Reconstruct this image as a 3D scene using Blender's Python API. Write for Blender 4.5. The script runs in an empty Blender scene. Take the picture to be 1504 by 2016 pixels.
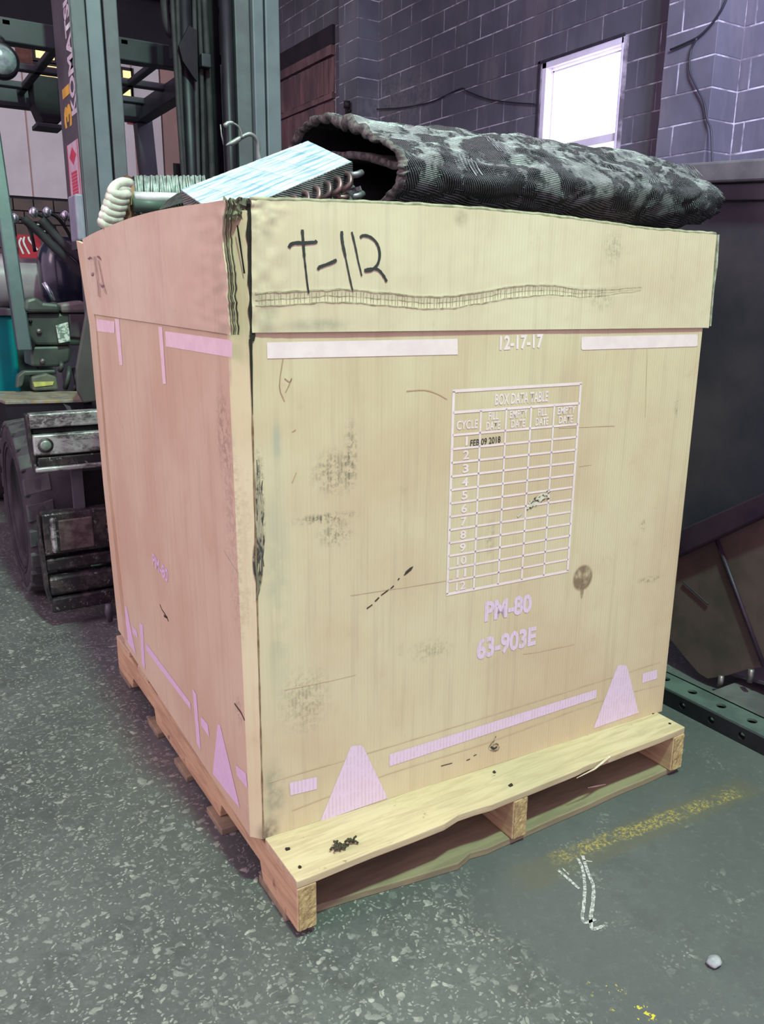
import bpy, bmesh, math, random
from mathutils import Vector, Matrix, noise
random.seed(7)
S = bpy.context.scene
COL = S.collection

# ------------------------------------------------------------------ camera
CAM = Vector((-0.5057, -1.0787, 1.0978)); YAW, PIT, ROL, FPX = -0.556, -0.2602, 0.0108, 1592.58
W, H = 1504, 2016
_f = Vector((-math.sin(YAW)*math.cos(PIT), math.cos(YAW)*math.cos(PIT), math.sin(PIT)))
_r = Vector((math.cos(YAW), math.sin(YAW), 0)); _u = _r.cross(_f)
RT = math.cos(ROL)*_r + math.sin(ROL)*_u
UP = -math.sin(ROL)*_r + math.cos(ROL)*_u
cd = bpy.data.cameras.new('camera'); cam = bpy.data.objects.new('camera', cd); COL.objects.link(cam)
M = Matrix.Identity(4)
for i in range(3):
    M[i][0] = RT[i]; M[i][1] = UP[i]; M[i][2] = -_f[i]; M[i][3] = CAM[i]
cam.matrix_world = M
cd.sensor_fit = 'VERTICAL'; cd.sensor_height = 36.0; cd.lens = FPX/H*36.0; cd.clip_start = 0.05
S.camera = cam

# ------------------------------------------------------------------ light
w = bpy.data.worlds.new('world'); S.world = w; w.use_nodes = True
w.node_tree.nodes['Background'].inputs[0].default_value = (1.0, 0.71, 0.96, 1)
w.node_tree.nodes['Background'].inputs[1].default_value = 1.32
def area(name, loc, target, size, power, color):
    l = bpy.data.lights.new(name, 'AREA'); l.size = size; l.energy = power; l.color = color
    o = bpy.data.objects.new(name, l); COL.objects.link(o); o.location = loc
    o.rotation_euler = (Vector(target)-Vector(loc)).to_track_quat('-Z', 'Y').to_euler(); return o
area('bay_lamp', (0.1, -1.9, 5.3), (0.3, 0.2, 0.6), 0.28, 375, (0.55, 1.0, 0.70))
area('left_fill', (-3.8, 0.7, 3.1), (0.0, 0.6, 0.9), 1.6, 62, (1.0, 0.74, 0.78))  # added pink fill for the box's left face, not a known lamp
area('right_wall_fill', (3.1, 0.9, 3.3), (4.8, 2.6, 2.4), 0.6, 170, (0.66, 0.70, 1.0))  # added bluish fill that brightens the block wall, no real fixture
area('back_wall_fill', (2.0, 7.5, 5.0), (2.2, 12, 3.0), 1.5, 85, (0.95, 1.0, 0.98))  # added fill to brighten the back wall panels, no lamp known there
S.view_settings.view_transform = 'Standard'; S.view_settings.look = 'None'
S.view_settings.gamma = 1; S.view_settings.exposure = 0.0
S.view_settings.use_curve_mapping = False

# ------------------------------------------------------------------ helpers
def ray(u, v):
    return (_f*FPX + RT*(u-W/2) + UP*(H/2-v)).normalized()
def at(u, v, ax, val):                       # pixel of the photograph -> point on the plane axis=val
    d = ray(u, v); t = (val-CAM[ax])/d[ax]; return CAM + d*t
def hit(u, v, p0, n):
    d = ray(u, v); return CAM + d*((p0-CAM).dot(n)/d.dot(n))
OFF = {}
def tag(o, label=None, cat=None, group=None, kind=None):
    if label: o['label'] = label
    if cat: o['category'] = cat
    if group: o['group'] = group
    if kind: o['kind'] = kind
    return o
def thing(name, label, cat, loc, group=None):
    o = bpy.data.objects.new(name, None); COL.objects.link(o); o.location = loc; o.empty_display_size = .05
    OFF[o.name] = Vector(loc); return tag(o, label, cat, group)
def link(name, me, mat, parent=None, smooth=False, bevel=0, seg=2):
    off = OFF[parent.name] if parent else Vector((0, 0, 0))
    me.transform(Matrix.Translation(-off))
    o = bpy.data.objects.new(name, me); COL.objects.link(o)
    if mat: me.materials.append(mat)
    if parent: o.parent = parent
    OFF[o.name] = off
    if smooth:
        me.shade_smooth()
    if bevel:
        m = o.modifiers.new('bevel', 'BEVEL'); m.width = bevel; m.segments = seg; m.limit_method = 'ANGLE'; m.angle_limit = .6
    return o
class MB:
    def __init__(s): s.bm = bmesh.new()
    def face(s, pts):
        return s.bm.faces.new([s.bm.verts.new(Vector(p)) for p in pts])
    def hexa(s, b, t):                       # b, t: four corners each, same order
        vb = [s.bm.verts.new(Vector(p)) for p in b]; vt = [s.bm.verts.new(Vector(p)) for p in t]
        n = len(b)
        s.bm.faces.new(vb[::-1]); s.bm.faces.new(vt)
        for i in range(n): s.bm.faces.new([vb[i], vb[(i+1) % n], vt[(i+1) % n], vt[i]])
        return s
    def box(s, x0, x1, y0, y1, z0, z1):
        return s.hexa([(x0,y0,z0),(x1,y0,z0),(x1,y1,z0),(x0,y1,z0)], [(x0,y0,z1),(x1,y0,z1),(x1,y1,z1),(x0,y1,z1)])
    def prism(s, pts, vec):
        pts = [Vector(p) for p in pts]; vec = Vector(vec); return s.hexa(pts, [p+vec for p in pts])
    def tube(s, pts, r, n=10, caps=True, closed=False):
        pts = [Vector(p) for p in pts]; rings = []; N = len(pts); prev = None
        for i, p in enumerate(pts):
            if closed: d = pts[(i+1) % N]-pts[i-1]
            else: d = pts[min(i+1, N-1)]-pts[max(i-1, 0)]
            d.normalize()
            if prev is None:
                a = d.orthogonal().normalized()
            else:
                a = prev-d*prev.dot(d)
                a = a.normalized() if a.length > 1e-6 else d.orthogonal().normalized()
            prev = a; b = d.cross(a); rr = r[i] if isinstance(r, (list, tuple)) else r
            rings.append([s.bm.verts.new(p+(a*math.cos(2*math.pi*k/n)+b*math.sin(2*math.pi*k/n))*rr) for k in range(n)])
        for i in range(N if closed else N-1):
            A, B = rings[i], rings[(i+1) % N]
            for k in range(n): s.bm.faces.new([A[k], A[(k+1) % n], B[(k+1) % n], B[k]])
        if caps and not closed:
            s.bm.faces.new(rings[0][::-1]); s.bm.faces.new(rings[-1])
        return s
    def cyl(s, a, b, r, n=20): return s.tube([a, b], r, n)
    def lathe(s, c, axis, prof, n=48):       # prof: (radius, height along axis)
        c = Vector(c); ax = Vector(axis).normalized(); a = ax.orthogonal().normalized(); b = ax.cross(a); rings = []
        for r, h in prof:
            rings.append([s.bm.verts.new(c+ax*h+(a*math.cos(2*math.pi*k/n)+b*math.sin(2*math.pi*k/n))*max(r, 1e-4)) for k in range(n)])
        for i in range(len(rings)-1):
            for k in range(n): s.bm.faces.new([rings[i][k], rings[i][(k+1) % n], rings[i+1][(k+1) % n], rings[i+1][k]])
        s.bm.faces.new(rings[0][::-1]); s.bm.faces.new(rings[-1]); return s
    def sheet(s, F, nu, nv, th, nrm):        # closed sheet: F(s,t) grid with thickness th against nrm
        fr = [[s.bm.verts.new(F(i/nu, j/nv)) for j in range(nv+1)] for i in range(nu+1)]
        bk = [[s.bm.verts.new(fr[i][j].co - Vector(nrm)*th) for j in range(nv+1)] for i in range(nu+1)]
        for i in range(nu):
            for j in range(nv):
                s.bm.faces.new([fr[i][j], fr[i+1][j], fr[i+1][j+1], fr[i][j+1]])
                s.bm.faces.new([bk[i][j], bk[i][j+1], bk[i+1][j+1], bk[i+1][j]])
        for i in range(nu):
            s.bm.faces.new([fr[i][0], bk[i][0], bk[i+1][0], fr[i+1][0]])
            s.bm.faces.new([fr[i][nv], fr[i+1][nv], bk[i+1][nv], bk[i][nv]])
        for j in range(nv):
            s.bm.faces.new([fr[0][j], fr[0][j+1], bk[0][j+1], bk[0][j]])
            s.bm.faces.new([fr[nu][j], bk[nu][j], bk[nu][j+1], fr[nu][j+1]])
        return s
    def build(s, name, mat, parent=None, smooth=False, bevel=0, seg=2, fix=True):
        if fix: bmesh.ops.recalc_face_normals(s.bm, faces=s.bm.faces)
        me = bpy.data.meshes.new(name); s.bm.to_mesh(me); s.bm.free()
        return link(name, me, mat, parent, smooth, bevel, seg)
def arc_smooth(o):
    for p in o.data.polygons: p.use_smooth = True
    o.data.set_sharp_from_angle(angle=0.7) if hasattr(o.data, 'set_sharp_from_angle') else None
    return o

# ---- materials
class G:
    def __init__(s, name, rough=.7, metal=0.0, spec=.4):
        s.m = bpy.data.materials.new(name); s.m.use_nodes = True; s.t = s.m.node_tree
        s.b = s.t.nodes['Principled BSDF']; s.b.inputs['Roughness'].default_value = rough
        s.b.inputs['Metallic'].default_value = metal; s.b.inputs['Specular IOR Level'].default_value = spec
        s.pos = s.n('ShaderNodeNewGeometry').outputs['Position']
    def n(s, k, **kw):
        x = s.t.nodes.new(k)
        for a, b in kw.items(): setattr(x, a, b)
        return x
    def put(s, sock, v):
        if isinstance(v, bpy.types.NodeSocket): s.t.links.new(v, sock)
        else:
            if isinstance(v, (tuple, list)) and len(v) == 3 and sock.type == 'RGBA': v = (*v, 1)
            sock.default_value = v
    def math(s, op, a, b=0.0, clamp=False):
        x = s.n('ShaderNodeMath', operation=op, use_clamp=clamp); s.put(x.inputs[0], a); s.put(x.inputs[1], b); return x.outputs[0]
    def vmul(s, vec, k):
        x = s.n('ShaderNodeVectorMath', operation='MULTIPLY'); s.put(x.inputs[0], vec); s.put(x.inputs[1], k); return x.outputs[0]
    def noise(s, scale, detail=4, rough=.55, vec=None, dist=0.0):
        x = s.n('ShaderNodeTexNoise'); s.put(x.inputs['Vector'], vec if vec is not None else s.pos)
        x.inputs['Scale'].default_value = scale; x.inputs['Detail'].default_value = detail
        x.inputs['Roughness'].default_value = rough; x.inputs['Distortion'].default_value = dist; return x.outputs['Fac']
    def vor(s, scale, vec=None, feature='F1', out='Distance', rnd=1.0):
        x = s.n('ShaderNodeTexVoronoi', feature=feature); s.put(x.inputs['Vector'], vec if vec is not None else s.pos)
        x.inputs['Scale'].default_value = scale; x.inputs['Randomness'].default_value = rnd; return x.outputs[out]
    def step(s, v, a, b):                    # smooth 0..1 as v goes a -> b
        x = s.n('ShaderNodeMapRange', interpolation_type='SMOOTHSTEP'); s.put(x.inputs['Value'], v)
        x.inputs['From Min'].default_value = a; x.inputs['From Max'].default_value = b; return x.outputs['Result']
    def mix(s, f, a, b):
        x = s.n('ShaderNodeMix', data_type='RGBA'); s.put(x.inputs['Factor'], f); s.put(x.inputs['A'], a); s.put(x.inputs['B'], b); return x.outputs['Result']
    def blob(s, c, rad, soft=.5):            # 1 inside an ellipsoid at c, 0 outside
        a = s.n('ShaderNodeVectorMath', operation='SUBTRACT'); s.put(a.inputs[0], s.pos); a.inputs[1].default_value = c
        b = s.vmul(a.outputs[0], tuple(1/r for r in rad)); l = s.n('ShaderNodeVectorMath', operation='LENGTH'); s.put(l.inputs[0], b)
        return s.step(l.outputs['Value'], 1.0, soft)
    def bump(s, h, strength=.3, dist=.01):
        x = s.n('ShaderNodeBump'); x.inputs['Strength'].default_value = strength; x.inputs['Distance'].default_value = dist
        s.put(x.inputs['Height'], h); s.t.links.new(x.outputs[0], s.b.inputs['Normal'])
    def done(s, col, rough=None):
        s.put(s.b.inputs['Base Color'], col)
        if rough is not None: s.put(s.b.inputs['Roughness'], rough)
        return s.m
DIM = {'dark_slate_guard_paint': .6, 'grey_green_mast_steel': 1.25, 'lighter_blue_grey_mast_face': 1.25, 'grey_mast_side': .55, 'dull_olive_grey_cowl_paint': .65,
       'pale_blue_green_pillar_paint': .6, 'worn_black_rubber': .8, 'green_grey_tread': .95, 'dark_worn_steel_plate': 1.5, 'rust_brown_steel_plate': 1.05, 'grey_steel_rim_tube': 1.0,
       'dark_plum_steel_ledge': 1.0, 'dark_green_steel_channel': 1.0, 'dark_brown_upper_wall': .4, 'dusty_salmon_panel': 1.25, 'dusty_white_panel': 1.1, 'sooty_red_clay_tile': 1.15,
       'dark_rusty_steel_lintel': .6, 'glazed_brown_brick': .75, 'dark_roof_deck': .35, 'dark_roof_steel': .35, 'matted_grey_fin_edge': .45, 'oily_black_steel': .4, 'dark_cylinder_steel': .5,
       'pale_dusty_mortar': .72, 'sooty_iron_pipe': .6, 'tarnished_copper_tube': .7, 'grey_brown_rubber_flap': .6, 'brown_grey_cover': .6, 'mauve_grey_cowl': .6, 'off_white_tank_paint': .75,
       'shaded_dark_channel_web': .5, 'worn_grey_base_plate': .9, 'teal_body_paint': .7, 'dusty_dark_rim': .6, 'pale_blue_grey_bracket': .7, 'grey_khaki_bracket': .7, 'black_inside': .4,
       'rusty_brown_wear_plate': .7, 'red_sticker': .8, 'ivory_coated_tube': .85, 'mixed_aluminium_scrap': .6, 'white_letter_vinyl': .75, 'white_warning_decal': .8}
def simple(name, c1, c2=None, scale=8, rough=.6, metal=0.0, bump=0.0, lo=.35, hi=.65, spec=.4, stretch=None, detail=5):
    kd = DIM.get(name, 1); c2 = c2 or tuple(x*.6 for x in c1); c1 = tuple(x*kd for x in c1); c2 = tuple(x*kd for x in c2)
    g = G(name, rough, metal, spec); v = g.vmul(g.pos, stretch) if stretch else None
    n = g.noise(scale, detail, .6, v)
    if bump: g.bump(n, bump, .004)
    return g.done(g.mix(g.step(n, lo, hi), c1, c2 or tuple(x*.6 for x in c1)))
def emis(name, c, k):
    m = bpy.data.materials.new(name); m.use_nodes = True; b = m.node_tree.nodes['Principled BSDF']
    b.inputs['Base Color'].default_value = (*c, 1); b.inputs['Emission Color'].default_value = (*c, 1); b.inputs['Emission Strength'].default_value = k; return m

# ------------------------------------------------------------------ key points of the big box
ZD, ZL, ZT = .1216, 1.04, 1.232
P1b = at(517, 1652, 2, ZD); P1t = at(490, 656, 2, ZL); Rb = at(1303, 1400, 2, ZD)
nF = (Rb-P1b).cross(P1t-P1b).normalized()
if nF.y > 0: nF = -nF
Rt = hit(1383, 648, P1b, nF)
P2b = P1b + Vector((-.017, .018, 0)); P2t = P1t + Vector((-.030, .016, 0)); Eb = at(246, 1268, 2, ZD)
nL = (Eb-P2b).cross(P2t-P2b).normalized()
if nL.x > 0: nL = -nL
Et = hit(188, 619, P2b, nL)
def up(b, t, z): return b + (t-b)*((z-b.z)/(t.z-b.z))
XB = Rb.x; YB = Eb.y
XW = 4.9                                     # face of the block wall

# ------------------------------------------------------------------ floor
g = G('oily_exposed_aggregate_concrete', .55, 0, .5)
nz = g.noise(2.2, 5, .6); nf = g.noise(60, 4, .7); nm = g.noise(9, 4, .6, dist=.5)
sep = g.n('ShaderNodeSeparateXYZ'); g.put(sep.inputs[0], g.pos); fx, fy = sep.outputs[0], sep.outputs[1]
dv = g.n('ShaderNodeTexNoise'); g.put(dv.inputs['Vector'], g.pos); dv.inputs['Scale'].default_value = 30; dv.inputs['Detail'].default_value = 3
addv = g.n('ShaderNodeVectorMath', operation='MULTIPLY_ADD'); g.put(addv.inputs[0], dv.outputs['Color']); addv.inputs[1].default_value = (.046,)*3; g.put(addv.inputs[2], g.pos)
wp = addv.outputs[0]
v1 = g.vor(52, wp); v1c = g.vor(52, wp, out='Color'); v2 = g.vor(120, wp); v2c = g.vor(120, wp, out='Color')
def chan(c, i):
    x = g.n('ShaderNodeSeparateColor'); g.put(x.inputs[0], c); return x.outputs[i]
pick1 = g.step(chan(v1c, 0), .66, .72); pick2 = g.step(chan(v2c, 1), .50, .58)
st1 = g.math('MULTIPLY', g.step(v1, .44, .28), pick1); st2 = g.math('MULTIPLY', g.step(v2, .44, .34), pick2)
# smooth trowelled patch right of the joint line: mask from x,y
lin = g.math('ADD', g.math('SUBTRACT', fx, g.math('MULTIPLY', fy, -.12)), g.math('MULTIPLY', g.math('SUBTRACT', nm, .5), .10))
patch = g.step(lin, .265, .325)
patch = g.math('MULTIPLY', patch, g.step(fy, .5, .3))
wear = g.step(g.noise(3.5, 4, .6, dist=.4), .35, .62)
st1 = g.math('MULTIPLY', st1, g.math('ADD', .35, g.math('MULTIPLY', wear, .65)))
rough_sel = g.math('SUBTRACT', 1.0, g.math('MULTIPLY', patch, g.step(g.noise(5, 4, .6), .70, .52)))
stones = g.math('MULTIPLY', g.math('MULTIPLY', g.math('MAXIMUM', st1, g.math('MULTIPLY', st2, .75)), g.math('ADD', .45, g.math('MULTIPLY', g.step(nf, .35, .6), .55))), rough_sel)
base = g.mix(g.step(nz, .35, .65), (.070, .075, .074), (.100, .106, .104))
base = g.mix(g.math('MULTIPLY', g.step(g.noise(4.3, 6, .7), .47, .66), .75), base, (.050, .053, .053))
base = g.mix(g.step(nf, .52, .72), base, (.124, .130, .126)); base = g.mix(g.math('MULTIPLY', g.step(g.noise(170, 4, .8), .55, .68), .7), base, (.044, .046, .046))
base = g.mix(g.math('MULTIPLY', patch, .55), base, (.078, .084, .087))
tone = g.mix(chan(v1c, 2), (.16, .165, .155), (.36, .355, .315))
col = g.mix(stones, base, tone)
# yellow line paint, worn
def line_mask(p, q, wd, extra=0.0):
    p = Vector((p[0], p[1])); q = Vector((q[0], q[1])); d = (q-p); L = d.length; d.normalize()
    al = g.math('ADD', g.math('MULTIPLY', g.math('SUBTRACT', fx, p.x), d.x), g.math('MULTIPLY', g.math('SUBTRACT', fy, p.y), d.y))
    ac = g.math('ABSOLUTE', g.math('ADD', g.math('MULTIPLY', g.math('SUBTRACT', fx, p.x), -d.y), g.math('MULTIPLY', g.math('SUBTRACT', fy, p.y), d.x)))
    ac = g.math('ADD', ac, g.math('MULTIPLY', g.math('SUBTRACT', g.noise(45, 5, .7), .5), .03))
    return g.math('MULTIPLY', g.math('MULTIPLY', g.step(ac, wd, wd*.55), g.step(al, -.03, .03)), g.step(al, L+.03, L-.03))
a_, b_ = at(1095, 1690, 2, 0), at(1450, 1560, 2, 0)
ym = g.math('MULTIPLY', line_mask(a_, b_, .022), g.math('MULTIPLY', g.step(g.noise(130, 5, .8), .47, .58), g.step(g.noise(16, 4, .7), .36, .52)))
brown = g.math('MULTIPLY', line_mask(at(1020, 1735, 2, 0), at(1480, 1545, 2, 0), .045), .55)
col = g.mix(brown, col, (.10, .092, .062)); col = g.mix(g.math('MULTIPLY', ym, .85), col, (.36, .27, .07))
c_, d_ = at(1165, 1935, 2, 0), at(1330, 2040, 2, 0)
ym2 = g.math('MULTIPLY', line_mask(c_, d_, .03), g.step(g.noise(55, 4, .7), .60, .64))
col = g.mix(ym2, col, (.55, .45, .03))
h = g.math('ADD', g.math('MULTIPLY', nf, .35), g.math('MULTIPLY', stones, .5))
g.bump(h, .35, .004)
floor_m = g.done(col, g.math('ADD', .42, g.math('MULTIPLY', nz, .25)))
mb = MB(); mb.box(-9, 5.1, -7, 13, -.12, 0); floor = tag(mb.build('floor', floor_m), kind='structure')

chalk = simple('white_chalk', (.46, .44, .44), (.16, .16, .16), 160, .9, lo=.42, hi=.58)
def stroke(pts, wd, nrm, name, mat, parent, z=None, th=.0006):
    """flat painted stroke through 3D points lying on a plane with normal nrm"""
    nrm = Vector(nrm); pts = [Vector(p)+nrm*th for p in pts]; mb = MB(); L = []; R_ = []
    for i, p in enumerate(pts):
        d = (pts[min(i+1, len(pts)-1)]-pts[max(i-1, 0)]).normalized(); s_ = d.cross(nrm).normalized()
        ww = (wd[i] if isinstance(wd, (list, tuple)) else wd)*.5*(.85+.3*random.random())
        L.append(mb.bm.verts.new(p+s_*ww)); R_.append(mb.bm.verts.new(p-s_*ww))
    for i in range(len(pts)-1): mb.bm.faces.new([L[i], R_[i], R_[i+1], L[i+1]])
    return mb.build(name, mat, parent, fix=False)
def fine(pts, k=6):                          # Catmull-Rom in pixel or 3D space
    pts = [Vector(p) for p in pts]; out = []
    for i in range(len(pts)-1):
        a, b = pts[i], pts[i+1]; a0 = pts[i-1] if i else a*2-b; b1 = pts[i+2] if i+2 < len(pts) else b*2-a
        for j in range(k):
            t = j/k; out.append(.5*((2*a)+(b-a0)*t+(2*a0-5*a+4*b-b1)*t*t+(3*a-a0-3*b+b1)*t**3))
    out.append(pts[-1]); return out
for pl, wd in (([(1147,1685),(1158,1720),(1168,1745),(1167,1780),(1163,1805),(1165,1828),(1175,1828),(1190,1822)], .007),
               ([(1137,1690),(1147,1712),(1151,1745),(1149,1785),(1146,1805),(1152,1817),(1172,1810)], .006),
               ([(1098,1713),(1118,1730),(1140,1750)], .006), ([(1106,1709),(1120,1722)], .003), ([(1148,1694),(1166,1697)], .003)):
    stroke([at(p.x, p.y, 2, 0) for p in fine([(a, b, 0) for a, b in pl], 5)], wd, (0, 0, 1), 'chalk_stroke', chalk, floor)
pale = simple('pale_pebble_stone', (.33, .33, .36), (.22, .23, .26), 60, .8)
def pebble(u, v, r, label):
    p = at(u, v, 2, 0); bm = bmesh.new(); bmesh.ops.create_icosphere(bm, subdivisions=3, radius=1)
    for q in bm.verts:
        k = 1+.22*noise.noise(q.co*1.6+Vector((u, v, 0))); q.co = Vector((q.co.x*k*r*1.15, q.co.y*k*r*.9, q.co.z*k*r*.62))
    zmin = min(q.co.z for q in bm.verts)
    for q in bm.verts: q.co.z -= zmin
    me = bpy.data.meshes.new('pebble'); bm.to_mesh(me); bm.free()
    me.transform(Matrix.Translation((p.x, p.y, 0))); o = link('pebble', me, pale, None, True)
    return tag(o, label, 'stone')
pebble(1405, 1900, .0125, 'small pale rounded pebble lying on the concrete floor at lower right')

# ------------------------------------------------------------------ block wall on the right
g = G('sooty_painted_concrete_block', .75, 0, .3)
bigw = g.noise(.9, 5, .6); fn = g.noise(14, 6, .7); st = g.noise(3, 5, .65, g.vmul(g.pos, (1, 1, .22)))
c = g.mix(g.step(bigw, .35, .65), (.078, .072, .100), (.120, .113, .150))
c = g.mix(g.math('MULTIPLY', g.step(st, .52, .7), .5), c, (.16, .135, .16))
c = g.mix(g.math('MULTIPLY', g.step(st, .48, .3), .6), c, (.058, .054, .074))
patchw = g.math('MULTIPLY', g.blob(tuple(at(790, 200, 0, XW)), (.5, 1.1, .42), .2), g.step(fn, .38, .6))
c = g.mix(g.math('MULTIPLY', patchw, .7), c, (.17, .16, .18))
oid = g.n('ShaderNodeObjectInfo'); c2 = g.mix(g.math('MULTIPLY', oid.outputs['Random'], .3), c, (.080, .076, .095))
g.bump(fn, .35, .006); block_m = g.done(c2)
mortar_m = simple('pale_dusty_mortar', (.62, .56, .68), (.20, .17, .22), 5, .9, bump=.3, lo=.38, hi=.58)
wy0, wy1 = at(1229, 71, 0, XW).y, at(1068, 124, 0, XW).y
wz1 = at(1228, 71, 0, XW).z; wz0 = wz1 - 1.42
bx0, bx1 = at(660, 100, 0, XW).y, 11.6       # brick infill opening in y
bz1 = at(600, 115, 0, XW).z
PIL = []
PX = 4.62
pa = at(1402, 160, 0, PX).y; pb = at(1312, 60, 0, PX).y
qa = at(704, 100, 0, PX).y; qb = at(667, 100, 0, PX).y
BL, BH, J = .4064, .2032, .0105
wall = tag(MB().box(XW+.003, XW+.25, -7, wy0, 0, 5.6).box(XW+.003, XW+.25, wy1, 13, 0, 5.6)
           .box(XW+.003, XW+.25, wy0, wy1, 0, wz0).box(XW+.003, XW+.25, wy0, wy1, wz1, 5.6)
           .build('wall_right', mortar_m), kind='structure')
def blockmesh(name, dx, dy, dz):
    mb = MB(); mb.box(0, dx, 0, dy, 0, dz); bmesh.ops.bevel(mb.bm, geom=mb.bm.edges[:], offset=.003, segments=1, affect='EDGES')
    me = bpy.data.meshes.new(name); mb.bm.to_mesh(me); mb.bm.free(); me.materials.append(block_m); return me
cells = []
zoff = wz1 - math.floor(wz1/BH)*BH
r_ = 0; z = zoff-BH
while z < 5.5:
    y = -1.0 + (BL/2 if r_ % 2 else 0)
    while y < 12.4:
        segs = [(y+J/3, y+BL-J/3)]
        z0, z1 = max(z+J/2, 0), z+BH-J/2
        holes = []
        if z1 > wz0+.02 and z0 < wz1-.02: holes.append((wy0-.045, wy1+.045))
        if z1 < bz1+.05: holes.append((bx0, bx1))
        holes += [(pa, pb), (qa, qb)]
        for h0, h1 in holes:
            ns = []
            for s0, s1 in segs:
                if s1 <= h0 or s0 >= h1: ns.append((s0, s1)); continue
                if s0 < h0: ns.append((s0, h0-J/2))
                if s1 > h1: ns.append((h1+J/2, s1))
            segs = ns
        for s0, s1 in segs:
            if s1-s0 > .03: cells.append((XW, s0, s1, z0, z1))
        y += BL
    z += BH; r_ += 1
def inview(c):
    P = Vector((c[0], (c[1]+c[2])/2, (c[3]+c[4])/2))-CAM; d = P.dot(_f)
    if d <= 0: return 0
    u = W/2+FPX*P.dot(RT)/d; v = H/2-FPX*P.dot(UP)/d
    return 1 if (540 < u < 1560 and -30 < v < 430) else 0
cells.sort(key=lambda c: (-inview(c), (Vector((c[0], c[1], c[3]))-CAM).length))
shared = {}
rest = MB()
for i, c in enumerate(cells):
    if i < 255 and inview(c):
        key = (round(c[2]-c[1], 3), round(c[4]-c[3], 3))
        if key not in shared: shared[key] = blockmesh('block', .014, key[0], key[1])
        o = bpy.data.objects.new('block', shared[key]); COL.objects.link(o); o.parent = wall
        o.location = (c[0]+random.uniform(-.003, .002), c[1], c[3])
    else:
        rest.box(c[0], c[0]+.014, c[1], c[2], c[3], c[4])
tag(rest.build('block_courses', block_m, wall), kind='stuff')
# pilasters, laid up in blocks
def pilaster(name, y0, y1):
    p = tag(MB().box(PX+.003, XW+.05, y0+.003, y1-.003, 0, 5.6).build(name, mortar_m), kind='structure')
    z = zoff-BH; k = 0
    while z < 5.5:
        z0, z1 = max(z+J/2, 0), min(z+BH-J/2, 5.58)
        cut = y0+(y1-y0)*(.68 if k % 2 else 1.0)
        for s0, s1 in ((y0, cut-J/2), (cut+J/2, y1)):
            if s1-s0 > .06:
                MB().box(PX, XW, s0, s1, z0, z1).build('block', block_m, p, bevel=.003, seg=1)
        z += BH; k += 1
    return p
pilaster('trim_1', pa, pb); pilaster('trim_2', qa, qb)
# brick infill at the far end
red_m = simple('sooty_red_clay_tile', (.15, .075, .085), (.07, .04, .05), 5, .8, bump=.4, stretch=(1, 1, .3))
lintel_m = simple('dark_rusty_steel_lintel', (.035, .022, .04), (.02, .015, .025), 5, .7)
dark_gap = simple('dark_recess', (.03, .02, .03), rough=.9)
inf = tag(MB().box(XW+.008, XW+.012, bx0, bx1, 0, bz1).build('trim_3', dark_gap), kind='structure')
MB().box(XW-.04, XW+.02, bx0, bx1, bz1-.02, bz1+.2).build('lintel', lintel_m, inf)
MB().box(XW-.06, XW+.01, bx0, bx1, bz1-.14, bz1-.03).build('timber_rail', red_m, inf)
z = bz1-.16; k = 0
while z > 2.0:
    y = bx0+.01
    while y < bx1-.1:
        dy = .135+random.uniform(-.02, .02)
        d = random.uniform(0, .035); MB().box(XW-.045+d, XW+.008, y, y+dy-.012, z-.40, z).build('tile', red_m, inf)
        y += dy
    MB().box(XW-.05, XW+.006, bx0, bx1, z-.48, z-.415).build('timber_rail', red_m, inf)
    z -= .50
# window
frame_m = simple('white_window_frame', (.72, .66, .80), (.62, .56, .7), 5, .5)
day = emis('overcast_daylight_through_window', (1, .985, 1), 3.2)
win = tag(MB().box(XW+.10, XW+.11, wy0, wy1, wz0, wz1).build('window_1', day), kind='structure')
fr = MB()
for a in ((wy0, wy1, wz1-.05, wz1), (wy0, wy1, wz0, wz0+.05), (wy1-.055, wy1, wz0, wz1), (wy0, wy0+.025, wz0, wz1)):
    fr.box(XW+.0, XW+.10, *a)
fr.build('window_frame', frame_m, win, bevel=.004)
zs = at(1207, 262, 0, XW).z
MB().box(XW+.03, XW+.098, wy0+.025, wy1-.055, zs-.055, zs+.01).build('sash_rail', frame_m, win, bevel=.004)
MB().box(XW+.06, XW+.098, wy0+.025, wy1-.055, wz1-.085, wz1-.07).box(XW+.06, XW+.098, wy1-.095, wy1-.08, wz0, wz1-.07).build('inner_sash', frame_m, win)
drk = simple('dark_caulk', (.03, .025, .04), rough=.8)
MB().box(XW-.012, XW+.01, wy0-.012, wy1+.05, wz1, wz1+.02).box(XW-.012, XW+.01, wy1+.02, wy1+.04, wz0, wz1+.02).build('outer_trim', drk, win)
# cables and conduit on the wall
cab = simple('black_cable_sheath', (.02, .02, .03), rough=.5)
def wcable(px, x, name, label, r=.006):
    pts = [at(a, b, 0, x-.02) for a, b in px]; mb = MB(); mb.tube(fine(pts, 6), r, 8)
    return tag(mb.build(name, cab, None, True), label, 'cable')
wcable([(1320,98),(1350,85),(1378,70),(1405,42),(1425,10),(1440,-30)], PX-.005, 'wall_cable', 'thin black cable crossing the block pilaster near the window diagonally', .008)
wcable([(1372,75),(1360,100),(1358,140),(1370,170),(1385,200),(1392,235),(1400,260),(1402,330)], PX-.01, 'wall_cable', 'black cable hanging in a curve down the corner of the pilaster', .007)
wcable([(735,215),(790,212),(850,200),(905,175),(920,180),(960,195),(1010,202),(1056,205)], XW-.0, 'wall_cable', 'thin dark cable sagging along the block wall left of the window', .006)
pipe_m = simple('sooty_iron_pipe', (.06, .045, .05), (.03, .025, .03), 20, .6, .6)
p_ = at(683, 205, 0, PX-.05); q_ = at(683, 245, 0, PX-.05)
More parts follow.
